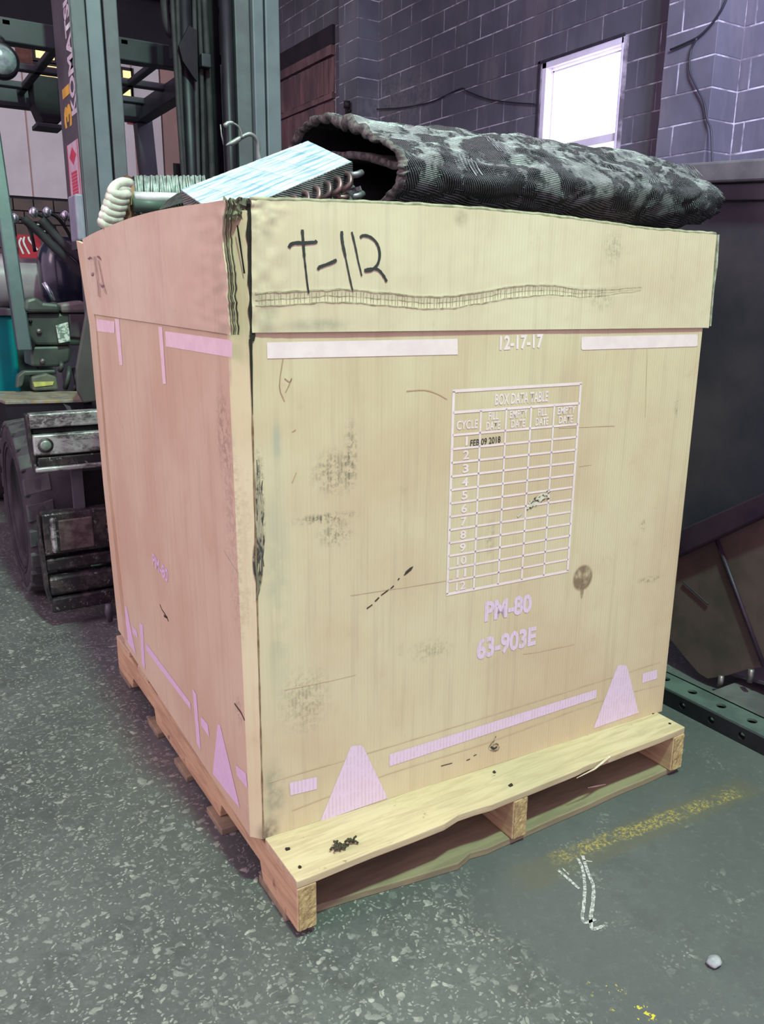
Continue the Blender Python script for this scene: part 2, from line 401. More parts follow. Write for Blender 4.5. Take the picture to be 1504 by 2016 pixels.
tag(MB().tube([(p_.x, q_.y, 0.0), (p_.x, q_.y, p_.z)], .022, 12).tube([(p_.x, q_.y, p_.z-.04), (p_.x, q_.y, p_.z+.03)], .04, 12).tube([(p_.x, q_.y, p_.z-.07), (PX+.0, q_.y, p_.z-.07)], .02, 8)
    .build('standpipe', pipe_m, None, True), 'dark iron standpipe with capped end beside the far pilaster', 'pipe')

# ------------------------------------------------------------------ back wall, ceiling
YW = 12.0
white_m = simple('dusty_white_panel', (.56, .49, .53), (.46, .40, .44), 1.2, .7)
pink_m = simple('dusty_salmon_panel', (.30, .17, .16), (.22, .13, .125), 1.2, .7)
dkw = simple('dark_brown_upper_wall', (.040, .028, .045), (.025, .02, .035), 1.5, .8)
brick_m = simple('glazed_brown_brick', (.13, .065, .05), (.065, .04, .04), 3, .5, bump=.2)
backw = tag(MB().box(-9, 5.1, YW, YW+.2, 0, 5.6).build('wall_back', dkw), kind='structure')
def bz(u, v): return at(u, v, 1, YW)
zb = bz(70, 388).z; zt = bz(60, 185).z+.55
MB().box(-3, bz(322, 300).x-.02, YW-.03, YW, zb, zt).build('panel', white_m, backw)
MB().box(bz(322, 300).x, 4.9, YW-.05, YW, zb-1.5, zt+.2).build('panel', pink_m, backw)
for i in range(6):
    xx = .2+i*.75; MB().box(xx, xx+.02, YW-.04, YW-.028, zb, zt).build('panel_joint', pink_m, backw)
bw, bh = .27, .17
z = zb-.02; k = 0
bmesh_shared = None
mb = MB(); mb.box(0, bw-.018, -.04, 0, 0, bh-.018); me_b = bpy.data.meshes.new('brick'); mb.bm.to_mesh(me_b); mb.bm.free(); me_b.materials.append(brick_m)
while z-bh > .9:
    x = .9+(bw/2 if k % 2 else 0)
    while x < 3.3:
        o = bpy.data.objects.new('brick', me_b); COL.objects.link(o); o.parent = backw; o.location = (x, YW, z-bh); x += bw
    z -= bh; k += 1
lit = emis('yellow_lit_clerestory_pane', (1.0, .72, .30), 1.0)
for i, (a, b, c_, d_) in enumerate([(68, 106, 96, 120), (70, 140, 128, 165), (240, 256, 140, 156), (240, 256, 176, 196), (60, 80, 60, 80)][:4]):
    p, q = bz(a, c_), bz(b, d_)
    o = tag(MB().box(p.x, q.x, YW-.06, YW-.03, q.z, p.z).build('window_%d' % (i+2), lit), kind='structure')
    MB().box(p.x-.05, q.x+.05, YW-.04, YW, q.z-.05, p.z+.05).build('window_frame', lintel_m, o)
MB().box(bz(30, 110).x, bz(62, 110).x, YW-.06, YW, bz(40, 125).z, bz(40, 92).z).build('panel', simple('brick_red_panel', (.16, .06, .05), rough=.8), backw)
redsign = simple('red_sign_paint', (.35, .05, .05), rough=.6)
p, q = bz(248, 232), bz(268, 247)
MB().box(p.x, q.x, YW-.05, YW-.03, q.z, p.z).build('red_band', redsign, backw)
ceil_m = simple('dark_roof_deck', (.022, .018, .035), (.014, .012, .025), 1, .9)
ceil = tag(MB().box(-9, 5.1, 3.5, 13, 5.6, 5.7).build('ceiling', ceil_m), kind='structure')
beam_m = simple('dark_roof_steel', (.05, .045, .07), (.03, .025, .045), 2, .7)
for y in (6.0, 8.0, 10.0, 11.6):
    MB().box(-9, 4.9, y, y+.12, 5.18, 5.24).box(-9, 4.9, y, y+.12, 5.54, 5.6).box(-9, 4.9, y+.05, y+.07, 5.24, 5.54).build('roof_beam', beam_m, ceil)

# ------------------------------------------------------------------ pallet
g = G('pale_pine_board', .75, 0, .3)
gr = g.noise(7, 6, .65, g.vmul(g.pos, (.9, 9, 9)), .8); kn = g.noise(3.0, 3, .5)
c = g.mix(g.step(gr, .35, .68), (.54, .43, .28), (.42, .32, .20)); c = g.mix(g.math('MULTIPLY', g.step(kn, .52, .72), .45), c, (.36, .31, .20))
c = g.mix(g.step(g.noise(22, 4, .6), .66, .74), c, (.20, .15, .09))
g.bump(gr, .25, .003); pine = g.done(c)
g = G('pine_stringer', .75, 0, .3)
gr = g.noise(7, 6, .65, g.vmul(g.pos, (9, .9, 9)), .8)
c = g.mix(g.step(gr, .35, .68), (.54, .38, .22), (.38, .25, .15)); c = g.mix(g.step(g.noise(16, 4, .6), .64, .74), c, (.20, .12, .08))
g.bump(gr, .25, .003); pine_s = g.done(c)
g = G('rough_end_grain', .85, 0, .3)
n = g.noise(55, 5, .8); g.bump(n, .6, .006); endg = g.done(g.mix(g.step(n, .35, .65), (.52, .39, .19), (.30, .20, .10)))
pal = thing('pallet', 'pale pine wooden pallet under the big cardboard box', 'pallet', (.508, .61, 0))
PW, PD = 1.016, 1.219
def stringer(x):
    z0, z1 = .016, .1056
    poly = [(0, z0), (.152, z0), (.165, z0+.036), (.368, z0+.036), (.381, z0), (.838, z0), (.851, z0+.036), (1.054, z0+.036), (1.067, z0), (PD, z0), (PD, z1), (0, z1)]
    mb = MB(); mb.prism([(x, y, z) for y, z in poly], (.038, 0, 0)); o = mb.build('stringer', pine_s, pal, bevel=.0025)
    mb = MB(); mb.sheet(lambda s, t: Vector((x+.0025+.033*s, -.0008-.0016*random.random(), z0+.002+(z1-z0-.004)*t)), 6, 14, .0005, (0, -1, 0)); mb.build('sawn_end', endg, o)
    return o
for x in (0, PW/2-.019, PW-.038): stringer(x)
pine_b = simple('weathered_green_grey_board', (.27, .22, .135), (.19, .155, .10), 6, .8, bump=.3, stretch=(.9, 6, 6))
def board(y0, y1, z0, z1, name='deck_board', front=None, x0=0, x1=PW):
    mb = MB(); n = 26
    def fy(s, side):
        b = y0 if side == 0 else y1
        return b + .003*noise.noise(Vector((s*7, side*5+y0*9, 1.3))) + (front(s) if (front and side == 0) else 0)
    rows = []
    for i in range(n+1):
        s = i/n; x = x0+(x1-x0)*s; dz = -.0012*abs(noise.noise(Vector((s*3, y0*5, 0))))
        rows.append([mb.bm.verts.new((x, fy(s, 0), z0)), mb.bm.verts.new((x, fy(s, 1), z0)), mb.bm.verts.new((x, fy(s, 1), z1+dz)), mb.bm.verts.new((x, fy(s, 0), z1+dz))])
    for i in range(n):
        for k in range(4): mb.bm.faces.new([rows[i][k], rows[i][(k+1) % 4], rows[i+1][(k+1) % 4], rows[i+1][k]])
    mb.bm.faces.new(rows[0][::-1]); mb.bm.faces.new(rows[-1])
    return mb.build(name, pine if name == 'deck_board' else pine_b, pal, bevel=.002)
def chip(s): return .012*max(0, 1-abs(s-.36)/.05) + .006*max(0, 1-abs(s-.7)/.06)
board(0, .138, .1056, .1216, front=chip)
yy = .172
for k in range(6):
    wv = .092 if k < 5 else .138
    y0 = .172+k*(.92/5)*.985 if k < 5 else PD-.138
    board(y0, y0+wv, .1056, .1210)
bl = at(623, 1790, 2, 0).y; bm_ = at(925, 1703, 2, 0).y; br = at(1320, 1522, 2, 0).y
def bf(s):
    return (bl + (bm_-bl)*(s/.36) if s < .36 else bm_+.006 + (br-bm_-.006)*((s-.36)/.64)) + (.008 if abs(s-.37) < .02 else 0)
board(0, .175, 0, .0158, 'bottom_board', front=lambda s: bf(s))
for y0 in (.34, .565, .79): board(y0, y0+.092, 0, .0158, 'bottom_board', x0=-.012, x1=PW)
board(PD-.12, PD-.005, 0, .0158, 'bottom_board')
nail_m = simple('rusty_nail_head', (.04, .03, .025), rough=.6, metal=.5)
for x in (.019, PW/2, PW-.019):
    for yv in (.03, .085):
        MB().cyl((x+random.uniform(-.008, .008), yv, .121), (x, yv, .1232), .0032, 10).build('nail_head', nail_m, pal)
# splinters and bark
wet = simple('raw_split_wood', (.68, .60, .48), (.5, .4, .28), 40, .8)
bark = simple('dark_bark_fibre', (.06, .05, .03), (.03, .03, .02), 40, .9)
p = at(674, 1668, 2, .1216); mb = MB()
for i in range(22):
    a = p+Vector((random.uniform(-.022, .022), random.uniform(-.008, .008), random.uniform(.003, .006)))
    b = a+Vector((random.uniform(-.015, .015), random.uniform(-.010, .010), random.uniform(-.001, .006))); mb.tube([a, (a+b)/2+Vector((0, 0, .003)), b], .0022, 5)
tag(mb.build('bark_scrap', bark, None, True), 'small tangle of dark bark fibres lying on the front pallet board', 'debris')
for k, (a, b, lab) in enumerate((((1157,1551), (1192,1544), 'thin pale wood splinter lying on the bottom pallet board, right of the middle stringer'),)):
    A = at(a[0], a[1], 2, .0185); B = at(b[0], b[1], 2, .0185)
    tag(MB().tube([A, (A+B)/2, B], [.0008, .0022, .0012], 6).build('wood_splinter', wet), lab, 'debris')
A = at(1135, 1532, 1, -.004); B = at(1200, 1490, 1, -.002)
MB().tube([A, (A*.5+B*.5)+Vector((0, -.004, -.002)), B], [.0006, .002, .003], 6).build('split_sliver', wet, pal)

# ------------------------------------------------------------------ cardboard box
def cardboard(name, tint=(1, 1, 1), marks=(), dirt=1.0):
    g = G(name, .85, 0, .25)
    sp = g.n('ShaderNodeSeparateXYZ'); g.put(sp.inputs[0], g.pos)
    n1 = g.noise(3.2, 5, .6); n2 = g.noise(26, 5, .7); n3 = g.noise(1, 4, .6, g.vmul(g.pos, (60, 60, 2.5)))
    A = tuple(a*b for a, b in zip((.60, .51, .345), tint)); B = tuple(a*b for a, b in zip((.55, .425, .285), tint))
    c = g.mix(g.step(n1, .35, .65), A, B)
    c = g.mix(g.math('MULTIPLY', g.step(n3, .5, .7), .22), c, tuple(x*.68 for x in B))
    c = g.mix(g.math('MULTIPLY', g.step(n2, .6, .75), .18*dirt), c, (.30, .24, .15))
    # grime rubbed on flute tops: vertical ribs broken up by noise
    rib = g.math('ABSOLUTE', g.math('SINE', g.math('MULTIPLY', g.math('ADD', sp.outputs[0], sp.outputs[1]), 480.0)))
    scr = g.math('MULTIPLY', g.math('ADD', .35, g.math('MULTIPLY', rib, .65)), g.step(g.noise(85, 3, .75), .42, .60))
    for ctr, rad, colr, k, mode in marks:
        m = g.blob(tuple(ctr), rad, .15 if mode else .75)
        m = g.math('MULTIPLY', m, k)
        if mode == 1: m = g.math('MULTIPLY', m, scr)
        elif mode == 2: m = g.math('MULTIPLY', m, g.step(g.noise(11, 4, .7), .35, .6))
        elif mode == 0: m = g.math('MULTIPLY', m, g.step(g.noise(30, 4, .7), .2, .55))
        c = g.mix(m, c, colr)
    hh = g.math('ADD', g.math('MULTIPLY', rib, .35), g.math('ADD', n1, g.math('MULTIPLY', n2, .25)))
    g.bump(hh, .18, .005)
    return g.done(c)
def onF(u, v): return hit(u, v, P1b, nF)
def onL(u, v): return hit(u, v, P2b, nL)
DK = (.045, .04, .04); GR = (.22, .22, .17); GB = (.36, .38, .30)
marksF = [(onF(1147, 1138), (.031, .06, .033), (.16, .10, .065), .85, 0),
          (onF(1146, 1160), (.006, .06, .025), (.16, .10, .065), .7, 0),
          (onF(655, 930), (.055, .06, .055), DK, .55, 1), (onF(690, 900), (.02, .06, .09), DK, .6, 1),
          (onF(640, 1020), (.085, .06, .013), DK, .75, 1), (onF(660, 1050), (.05, .06, .035), DK, .5, 1),
          (onF(512, 990), (.012, .05, .13), DK, .95, 1), (onF(508, 1110), (.010, .05, .05), (.02, .018, .02), .95, 0),
          (onF(545, 870), (.012, .06, .05), GB, .7, 2), (onF(545, 1150), (.035, .06, .30), GB, .5, 2),
          (onF(600, 1380), (.07, .06, .09), DK, .38, 1), (onF(540, 1560), (.03, .06, .09), GR, .7, 2),
          (onF(530, 1640), (.028, .06, .04), (.08, .07, .06), .9, 2), (onF(640, 1640), (.20, .06, .02), GR, .5, 2),
          (onF(1333, 800), (.012, .06, .03), DK, .5, 1), (onF(1265, 1035), (.014, .06, .022), DK, .5, 1),
          (onF(1280, 1140), (.05, .06, .012), DK, .6, 1), (onF(965, 1060), (.018, .06, .05), DK, .45, 1),
          (onF(850, 1280), (.07, .06, .035), DK, .32, 1), (onF(560, 740), (.02, .05, .05), (.45, .26, .16), .5, 2),
          (onL(440, 850), (.05, .05, .10), (.16, .09, .09), .6, 1), (onL(470, 1400), (.05, .03, .04), (.14, .08, .08), .6, 1),
          (onL(455, 1000), (.05, .06, .16), (.25, .15, .14), .45, 1), (onL(470, 1180), (.03, .06, .12), (.3, .18, .15), .4, 1)]
card = cardboard('kraft_cardboard', marks=marksF)
TF = ZT
cf = lambda u, v: onF(u, v)
cardc = cardboard('kraft_cardboard_collar', tint=(1.05, 1.10, 1.16), marks=[(cf(510, 440), (.03, .06, .05), GR, .75, 2), (cf(520, 600), (.03, .06, .07), GR, .55, 2),
        (cf(905, 430), (.02, .06, .02), (.2, .2, .12), .6, 2), (cf(640, 640), (.12, .06, .015), GR, .5, 2), (cf(1205, 490), (.035, .06, .04), GR, .6, 1),
        (cf(1180, 590), (.05, .06, .03), GR, .45, 1), (cf(460, 500), (.03, .08, .25), (.2, .2, .12), .45, 2)])
kraftdark = simple('grimy_cardboard_edge', (.20, .19, .12), (.08, .075, .055), 40, .9, stretch=(1, 1, .2))
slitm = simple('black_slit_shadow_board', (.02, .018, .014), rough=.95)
inner = simple('inner_cardboard', (.34, .26, .17), (.2, .15, .1), 6, .9)

box = thing('cardboard_box', 'large scuffed kraft cardboard bulk box with taller collar, standing on the pallet', 'box', (P1b.x+.5, P1b.y+.5, ZD))
zt_b = 1.222
def wallpiece(b0, b1, t0, t1, n, th=.011, name='side_panel', mat=card, nu=1, nv=1, wob=0):
    def F(s, t):
        p = (b0*(1-s)+b1*s)*(1-t)+(t0*(1-s)+t1*s)*t
        if wob: p = p + n*(wob*noise.noise(Vector((s*3.1, t*3.7, b0.x*5)))*min(1, 6*s, 6*(1-s), 6*t))
        return p
    mb = MB(); mb.sheet(F, nu, nv, th, n); return mb.build(name, mat, box)
P1T, P2T, RT_, ET = up(P1b, P1t, zt_b), up(P2b, P2t, zt_b), up(Rb, Rt, zt_b), up(Eb, Et, zt_b)
Bb = Vector((Rb.x, Eb.y, ZD)); BT = Vector((RT_.x, ET.y, zt_b))
nC = (P2b-P1b).cross(P1t-P1b).normalized()
if nC.x > 0: nC = -nC
wallpiece(P1b, Rb, P1T, RT_, nF, name='front_panel')
wallpiece(Eb, P2b, ET, P2T, nL, name='left_panel')
wallpiece(P2b, P1b, P2T, P1T, nC, name='corner_strip', nu=4, nv=60, wob=.0015)
wallpiece(Rb, Bb, RT_, BT, Vector((1, 0, 0)), name='right_panel')
wallpiece(Bb, Eb, BT, ET, Vector((0, 1, 0)), name='back_panel')
mb = MB(); mb.prism([P1b+Vector((.006, .006, 0)), Rb+Vector((-.006, .006, 0)), Bb+Vector((-.006, -.006, 0)), Eb+Vector((.006, -.006, 0)), P2b+Vector((.006, .004, 0))], (0, 0, .008)); mb.build('bottom_flap', inner, box)
# loose inner ply at the back left corner, seen as a pale sliver past a dark gap
xl = Et.x-.004
def ly(u, v): return at(u, v, 0, xl)
sl = [ly(150, 474), ly(163, 480), ly(188, 640), ly(212, 950), ly(245, 1258), ly(233, 1240), ly(203, 950), ly(176, 640)]
for q in sl: q.z = max(q.z, ZD+.004)
ymn = min(q.y for q in sl)
MB().prism(sl, (.010, 0, 0)).build('rear_ply', card, box)
# dirty streak of tape remnant on the near corner
MB().tube([P1b+(P1t-P1b)*.515+nF*.001, P1b+(P1t-P1b)*.535+nF*.002+Vector((.004, 0, 0)), P1b+(P1t-P1b)*.60+nF*.001], [.001, .003, .001], 5).build('torn_edge', kraftdark, box)
# score lines pressed across the panels
crease = simple('pressed_crease_in_cardboard', (.60, .49, .31), (.5, .38, .23), 20, .85)
def px_stroke(pl, wd, name, mat, face=onF, n=nF, k=1, th=.0006):
    pts = fine([(a, b, 0) for a, b in pl], k) if k > 1 else [Vector((a, b, 0)) for a, b in pl]
    return stroke([face(p.x, p.y) for p in pts], wd, n, name, mat, box, th=th)
for pl in ([(530,1540),(700,1490),(900,1429),(1120,1360),(1300,1303)], [(575,1596),(760,1525),(960,1462),(1170,1384),(1300,1348)],
           [(560,1358),(640,1342),(700,1328)], [(690,1172),(860,1146),(890,1140)], [(1275,660),(1270,820)], [(1100,842),(1210,838)], [(1140,918),(1165,914)], [(1030,1287),(1060,1283),(1130,1268)]):
    px_stroke(pl, .0016, 'crease', crease, k=3)
# ---- printing
ink = simple('pale_lilac_print', (.78, .66, .66), (.72, .58, .60), 30, .8, lo=.3, hi=.7)
g = G('pale_lilac_print_scuffed', .85, 0, .2)
sp = g.n('ShaderNodeSeparateXYZ'); g.put(sp.inputs[0], g.pos)
rib = g.math('ABSOLUTE', g.math('SINE', g.math('MULTIPLY', g.math('ADD', sp.outputs[0], sp.outputs[1]), 420.0)))
m = g.math('MULTIPLY', g.step(g.math('MULTIPLY', rib, g.noise(60, 3, .7)), .34, .50), .55)
ink2 = g.done(g.mix(m, (.68, .52, .68), (.55, .42, .46)))
def poly(pl, mat, face=onF, n=nF, name='printed_bar'):
    pts = [face(*p)+n*.0007 for p in pl]; mb = MB(); mb.face(pts); o = mb.build(name, mat, box, fix=False)
    return o
poly([(525,674),(900,667),(901,698),(526,706)], ink)
# bar with rounded corners
pts = []
q = [(1144,663),(1373,658),(1373,682),(1144,689)]
for i in range(4):
    a = Vector((*q[i], 0)); pv = Vector((*q[i-1], 0)); nx = Vector((*q[(i+1) % 4], 0)); r = 4
    p0 = a+(pv-a).normalized()*r; p1 = a+(nx-a).normalized()*r
    for t in (0, .33, .66, 1): b = p0.lerp(a, t).lerp(a.lerp(p1, t), t); pts.append((b.x, b.y))
poly(pts, ink)
poly([(766,1485),(1174,1357),(1173,1374),(766,1509)], ink2)
poly([(1264.7,1326),(1293.6,1318),(1293.6,1335.5),(1263.5,1345)], ink2, name='printed_square')
poly([(569,1541),(624,1529),(624,1553),(571.5,1566)], ink2, name='printed_square')
poly([(690,1470),(695,1468),(710,1467),(715,1470),(763,1571),(630,1617)], ink2, name='printed_triangle')
poly([(1215,1311),(1219,1309),(1230,1309),(1234,1312),(1257,1403),(1168,1434)], ink2, name='printed_triangle')
L = dict(face=onL, n=nL)
poly([(326,652),(458,670),(458,704),(327,682)], ink, name='printed_bar', **L)
poly([(190,628),(226,633),(226,656),(192,652)], ink, **L)
poly([(226.5,627),(235,628.5),(242,719),(236,719)], ink, **L)
poly([(312,642.5),(320,644),(327.6,755.6),(321.5,755.6)], ink, **L)
poly([(429,1426),(434,1427),(473,1591),(446,1558),(419.4,1522.5)], ink2, name='printed_triangle', **L)
poly([(465,1506),(485,1522.5),(488,1552),(467,1527)], ink2, name='printed_square', **L)
poly([(396,1409.6),(409.6,1426),(413,1452),(396.5,1427.6)], ink2, name='printed_square', **L)
poly([(379.4,1354),(387,1367),(396,1478),(388,1463)], ink2, **L)
poly([(287.5,1265),(375,1383),(377,1398),(289,1281)], ink2, **L)
poly([(275,1224.6),(282,1231),(286,1318),(280,1308)], ink2, **L)
poly([(260.6,1231),(270,1242.6),(272,1257),(262,1246)], ink2, name='printed_square', **L)
poly([(246,1192),(250,1196),(268,1288),(250,1262)], ink2, name='printed_triangle', **L)
def text(s, quad, mat, parent, name='printed_text', n=nF, bold=.012, lift=.0007):
    """letters stretched into quad = baseline left, baseline right, top right, top left (3D)"""
    cu = bpy.data.curves.new('t', 'FONT'); cu.body = s; cu.offset = bold+.012; cu.resolution_u = 3; cu.fill_mode = 'FRONT'
    o = bpy.data.objects.new('t', cu); COL.objects.link(o); bpy.context.view_layer.update()
    me = bpy.data.meshes.new_from_object(o.evaluated_get(bpy.context.evaluated_depsgraph_get()))
    bpy.data.objects.remove(o); bpy.data.curves.remove(cu)
    xs = [v.co.x for v in me.vertices]; ys = [v.co.y for v in me.vertices]; x0, x1, y0, y1 = min(xs), max(xs), min(ys), max(ys)
    a, b, c_, d = [Vector(q) for q in quad]
    for v in me.vertices:
        s_ = (v.co.x-x0)/(x1-x0); t = (v.co.y-y0)/(y1-y0)
        v.co = (a*(1-s_)+b*s_)*(1-t)+(d*(1-s_)+c_*s_)*t + n*lift
    me.name = name
    return link(name, me, mat, parent)
def ft(s, pl, mat=ink, **k): return text(s, [onF(*p) for p in pl], mat, box, **k)
ft('12-17-17', [(983,690),(1069,685),(1069,657),(984,661)], bold=.02)
ft('PM-80', [(953,1225),(1046,1205),(1047,1168),(955,1184)], ink2, bold=.03)
ft('63-903E', [(938,1301),(1054,1270),(1056,1231),(938,1257)], ink2, bold=.03)
text('PM-80', [onL(*p) for p in [(301,1112),(331,1149),(331,1122),(300,1087)]], ink2, box, n=nL, bold=.02)
# box data table on the front: bilinear on the panel plane
TL, TR, BR, BLc = onF(893, 770), onF(1143, 755), onF(1117, 1124), onF(880, 1170)
# projective table coordinates: s across, t down (solved on the panel plane, rows evenly spaced)
def tp(s, t): return (TL*(1-s)+TR*s)*(1-t)+(BLc*(1-s)+BR*s)*t
Wt = (TR-TL).length; Ht = (BLc-TL).length
def tline(s0, t0, s1, t1, wd):
    a, b = tp(s0, t0), tp(s1, t1); d = (b-a).normalized(); sd = d.cross(nF)*wd/2
    tb.face([a+sd+nF*.0007, a-sd+nF*.0007, b-sd+nF*.0007, b+sd+nF*.0007])
def tfrac(u, v):                             # t of a pixel on the left border
    return (onF(u, v)-TL).dot(BLc-TL)/Ht**2
def sfrac(u, v): return (onF(u, v)-TL).dot(TR-TL)/Wt**2
def cp(x, y): return (860+x/2.686, 640+y/2.686)
t1 = tfrac(*cp(92, 462)); t2 = tfrac(*cp(91, 582))
cs = [sfrac(*cp(233, 460)), sfrac(*cp(368, 440)), sfrac(*cp(499, 432)), sfrac(*cp(621, 424))]
cs = [a+.0 for a in cs]
tb = MB()
lw = .0056
tline(-.008, 0, 1.008, 0, lw); tline(0, 0, 0, 1.0, lw); tline(1, 0, 1, 1.0, lw); tline(-.008, 1, 1.008, 1, lw)
tline(0, t1, 1, t1, lw*.9)
rows = [t2+(1-t2)*i/12 for i in range(12)]
for t in rows: tline(0, t, 1, t, lw*.75)
for s in cs: tline(s, t1, s, 1, lw*.75)
tb.build('data_table_grid', ink, box, fix=False)
def tt(s, s0, s1, t_base, t_top, mat=ink, bold=0.0, name='printed_text'):
    return text(s, [tp(s0, t_base), tp(s1, t_base), tp(s1, t_top), tp(s0, t_top)], mat, box, bold=bold, name=name)
tt('BOX DATA TABLE', .31, .73, t1*.80, t1*.26, bold=.01)
hh_ = t2-t1; cb = [0]+cs+[1]
tt('CYCLE', .03, cs[0]-.02, t1+hh_*.78, t1+hh_*.38, bold=.01)
for k, (a, b) in enumerate((('FILL', 'DATE'), ('EMPTY', 'DATE'), ('FILL', 'DATE'), ('EMPTY', 'DATE'))):
    c0, c1 = cb[k+1], cb[k+2]; m0 = .30 if a == 'FILL' else .14
    tt(a, c0+(c1-c0)*m0, c1-(c1-c0)*m0, t1+hh_*.46, t1+hh_*.10, bold=.01)
    tt(b, c0+(c1-c0)*.22, c1-(c1-c0)*.22, t1+hh_*.90, t1+hh_*.54, bold=.01)
for i in range(12):
    r0 = rows[i]; r1 = rows[i+1] if i < 11 else 1.0; wdt = .045 if i < 9 else .075; c0 = cs[0]*(.52 if i < 9 else .5)
    if i == 0: wdt = .016
    tt(str(i+1), c0-wdt/2, c0+wdt/2, r1-(r1-r0)*.16, r0+(r1-r0)*.18, bold=.01)
stamp = simple('black_stamp_ink', (.02, .02, .03), (.06, .055, .05), 60, .7)
ft('FEB 09 2018', [(925,879),(985,871),(985,858),(926,866)], stamp, bold=.0, name='date_stamp')
# scratches and tears
tear = simple('torn_raw_paper', (.55, .46, .32), (.10, .08, .05), 50, .9, lo=.4, hi=.6)
dkt = simple('dark_gouge', (.05, .04, .025), rough=.9)
wht = simple('torn_white_paper', (.66, .62, .5), (.5, .45, .35), 60, .9)
px_stroke([(813,1115),(808,1120),(800,1127),(795,1133)], [.001, .007, .006, .0015], 'gouge', dkt)
for pl in ([(783,1142),(786,1138)], [(768,1160),(775,1153),(770,1158)], [(750,1172),(762,1163),(765,1160)], [(738,1184),(746,1176)], [(722,1198),(733,1190)]):
    px_stroke(pl, .0028, 'gouge', dkt)
for pl in ([(1036,1002),(1052,990),(1066,978),(1082,970)], [(1018,1017),(1026,1010)], [(1040,990),(1060,984)]):
    px_stroke(pl, [.003]+[.014]*2+[.003] if len(pl) == 4 else .005, 'torn_patch', wht, th=.0010)
for k in range(30):
    s = k/30; u = 1040+42*s+random.uniform(-4, 4); v = 995-22*s+random.uniform(-9, 7)
    px_stroke([(u, v), (u+random.uniform(-4, 6), v+random.uniform(-4, 3))], .0016, 'torn_patch_mark', dkt, th=.0014)
px_stroke([(976,1449),(972,1458),(965,1466),(963,1473),(973,1478),(982,1473),(978,1464),(970,1467)], .003, 'puncture', tear, k=3, th=.0010)
px_stroke([(966,1470),(972,1474),(978,1470)], .005, 'puncture', dkt, th=.0009)
for pl in ([(868,1508),(890,1502)], [(918,1497),(925,1494)], [(932,1488),(938,1485)]): px_stroke(pl, .0022, 'gouge', dkt)
px_stroke([(315,1190),(319,1200),(326,1210),(332,1223)], .004, 'gouge', dkt, onL, nL)
px_stroke([(323,1212),(330,1216)], .006, 'gouge', dkt, onL, nL)
px_stroke([(462,1385),(475,1403),(482,1418)], .004, 'gouge', simple('dark_scuff', (.14, .08, .08), rough=.9), onL, nL)
px_stroke([(440,1083),(455,1108),(470,1132)], .0018, 'scratch', wht, onL, nL)
for pl in ([(560,745),(570,752),(574,745),(568,760),(562,772)], [(558,700),(550,760),(560,790)], [(800,770),(835,768),(860,775),(880,786)], [(575,850),(582,846)], [(575,950),(580,938),(583,930)]):
    px_stroke(pl, .0018, 'paper_scuff', simple('scuffed_paper', (.50, .32, .19), rough=.9), k=3)
# ---- collar
CO = .0045
cz0 = ZL-.001
def ctop(s): return .012*math.sin(math.pi*min(1, s*1.25))*(1 if s < .8 else max(0, (1-s)/.2)) + .0015*noise.noise(Vector((s*40, 0, 0)))
cA, cB = P1t, Rt
fa0 = onF(495, 655)+nF*CO; fb0 = onF(1392, 645)+nF*CO
fa1 = hit(495, 394, P1b+nF*CO, nF); fb1 = hit(1411, 462, P1b+nF*CO, nF)
cre = fine([((495-489)/903, .255, 0), ((560-489)/903, .275, 0), ((620-489)/903, .295, 0), ((700-489)/903, .27, 0), ((780-489)/903, .245, 0), ((850-489)/903, .28, 0), ((920-489)/903, .345, 0), ((1000-489)/903, .375, 0), ((1080-489)/903, .35, 0), ((1150-489)/903, .375, 0), ((1215-489)/903, .41, 0)], 8)
def crease_y(s):
    if s <= cre[0].x: return cre[0].y
    for a, b in zip(cre, cre[1:]):
        if a.x <= s <= b.x: return a.y+(b.y-a.y)*(s-a.x)/max(1e-6, b.x-a.x)
    return None
def FC(s, t):
    p = (fa0*(1-s)+fb0*s)*(1-t)+(fa1*(1-s)+fb1*s)*t
    p.z += ctop(s)*max(0, (t-.5)*2)
    d = .0008*noise.noise(Vector((s*3, t*2, 0)))+.0002*noise.noise(Vector((s*30, t*9, 4)))
    cy = crease_y(s)
    if cy is not None:
        fade = min(1, (.82-s)/.25, 1); wv = .0022*noise.noise(Vector((s*90, 0, 7)))
        dd = (t-cy)+wv*4
        d += fade*(-.0007*math.exp(-(dd/.032)**2)+.0006*math.exp(-((dd-.055)/.010)**2)*(.6+.8*noise.noise(Vector((s*60, 3, 0))))+.0004*math.exp(-((dd+.052)/.009)**2)+.0003*math.sin(s*620)*math.exp(-(dd/.035)**2))
    e = max(0, 1-s/.07)                      # crushed left end
    d += e*.0028*noise.noise(Vector((s*50, t*9, 2))) - e*e*.001 + e*.004*max(0, t-.7)*noise.noise(Vector((s*90, t*20, 2)))*3
    return p+nF*d
mb = MB(); mb.sheet(FC, 260, 90, .0035, nF); arc_smooth(mb.build('front_collar_panel', cardc, box, smooth=True))
la0 = onL(185, 618)+nL*CO; la1 = hit(162, 471, P2b+nL*CO, nL); lb0 = hit(455, 659, P2b+nL*CO, nL); lb1 = hit(446, 394, P2b+nL*CO, nL)
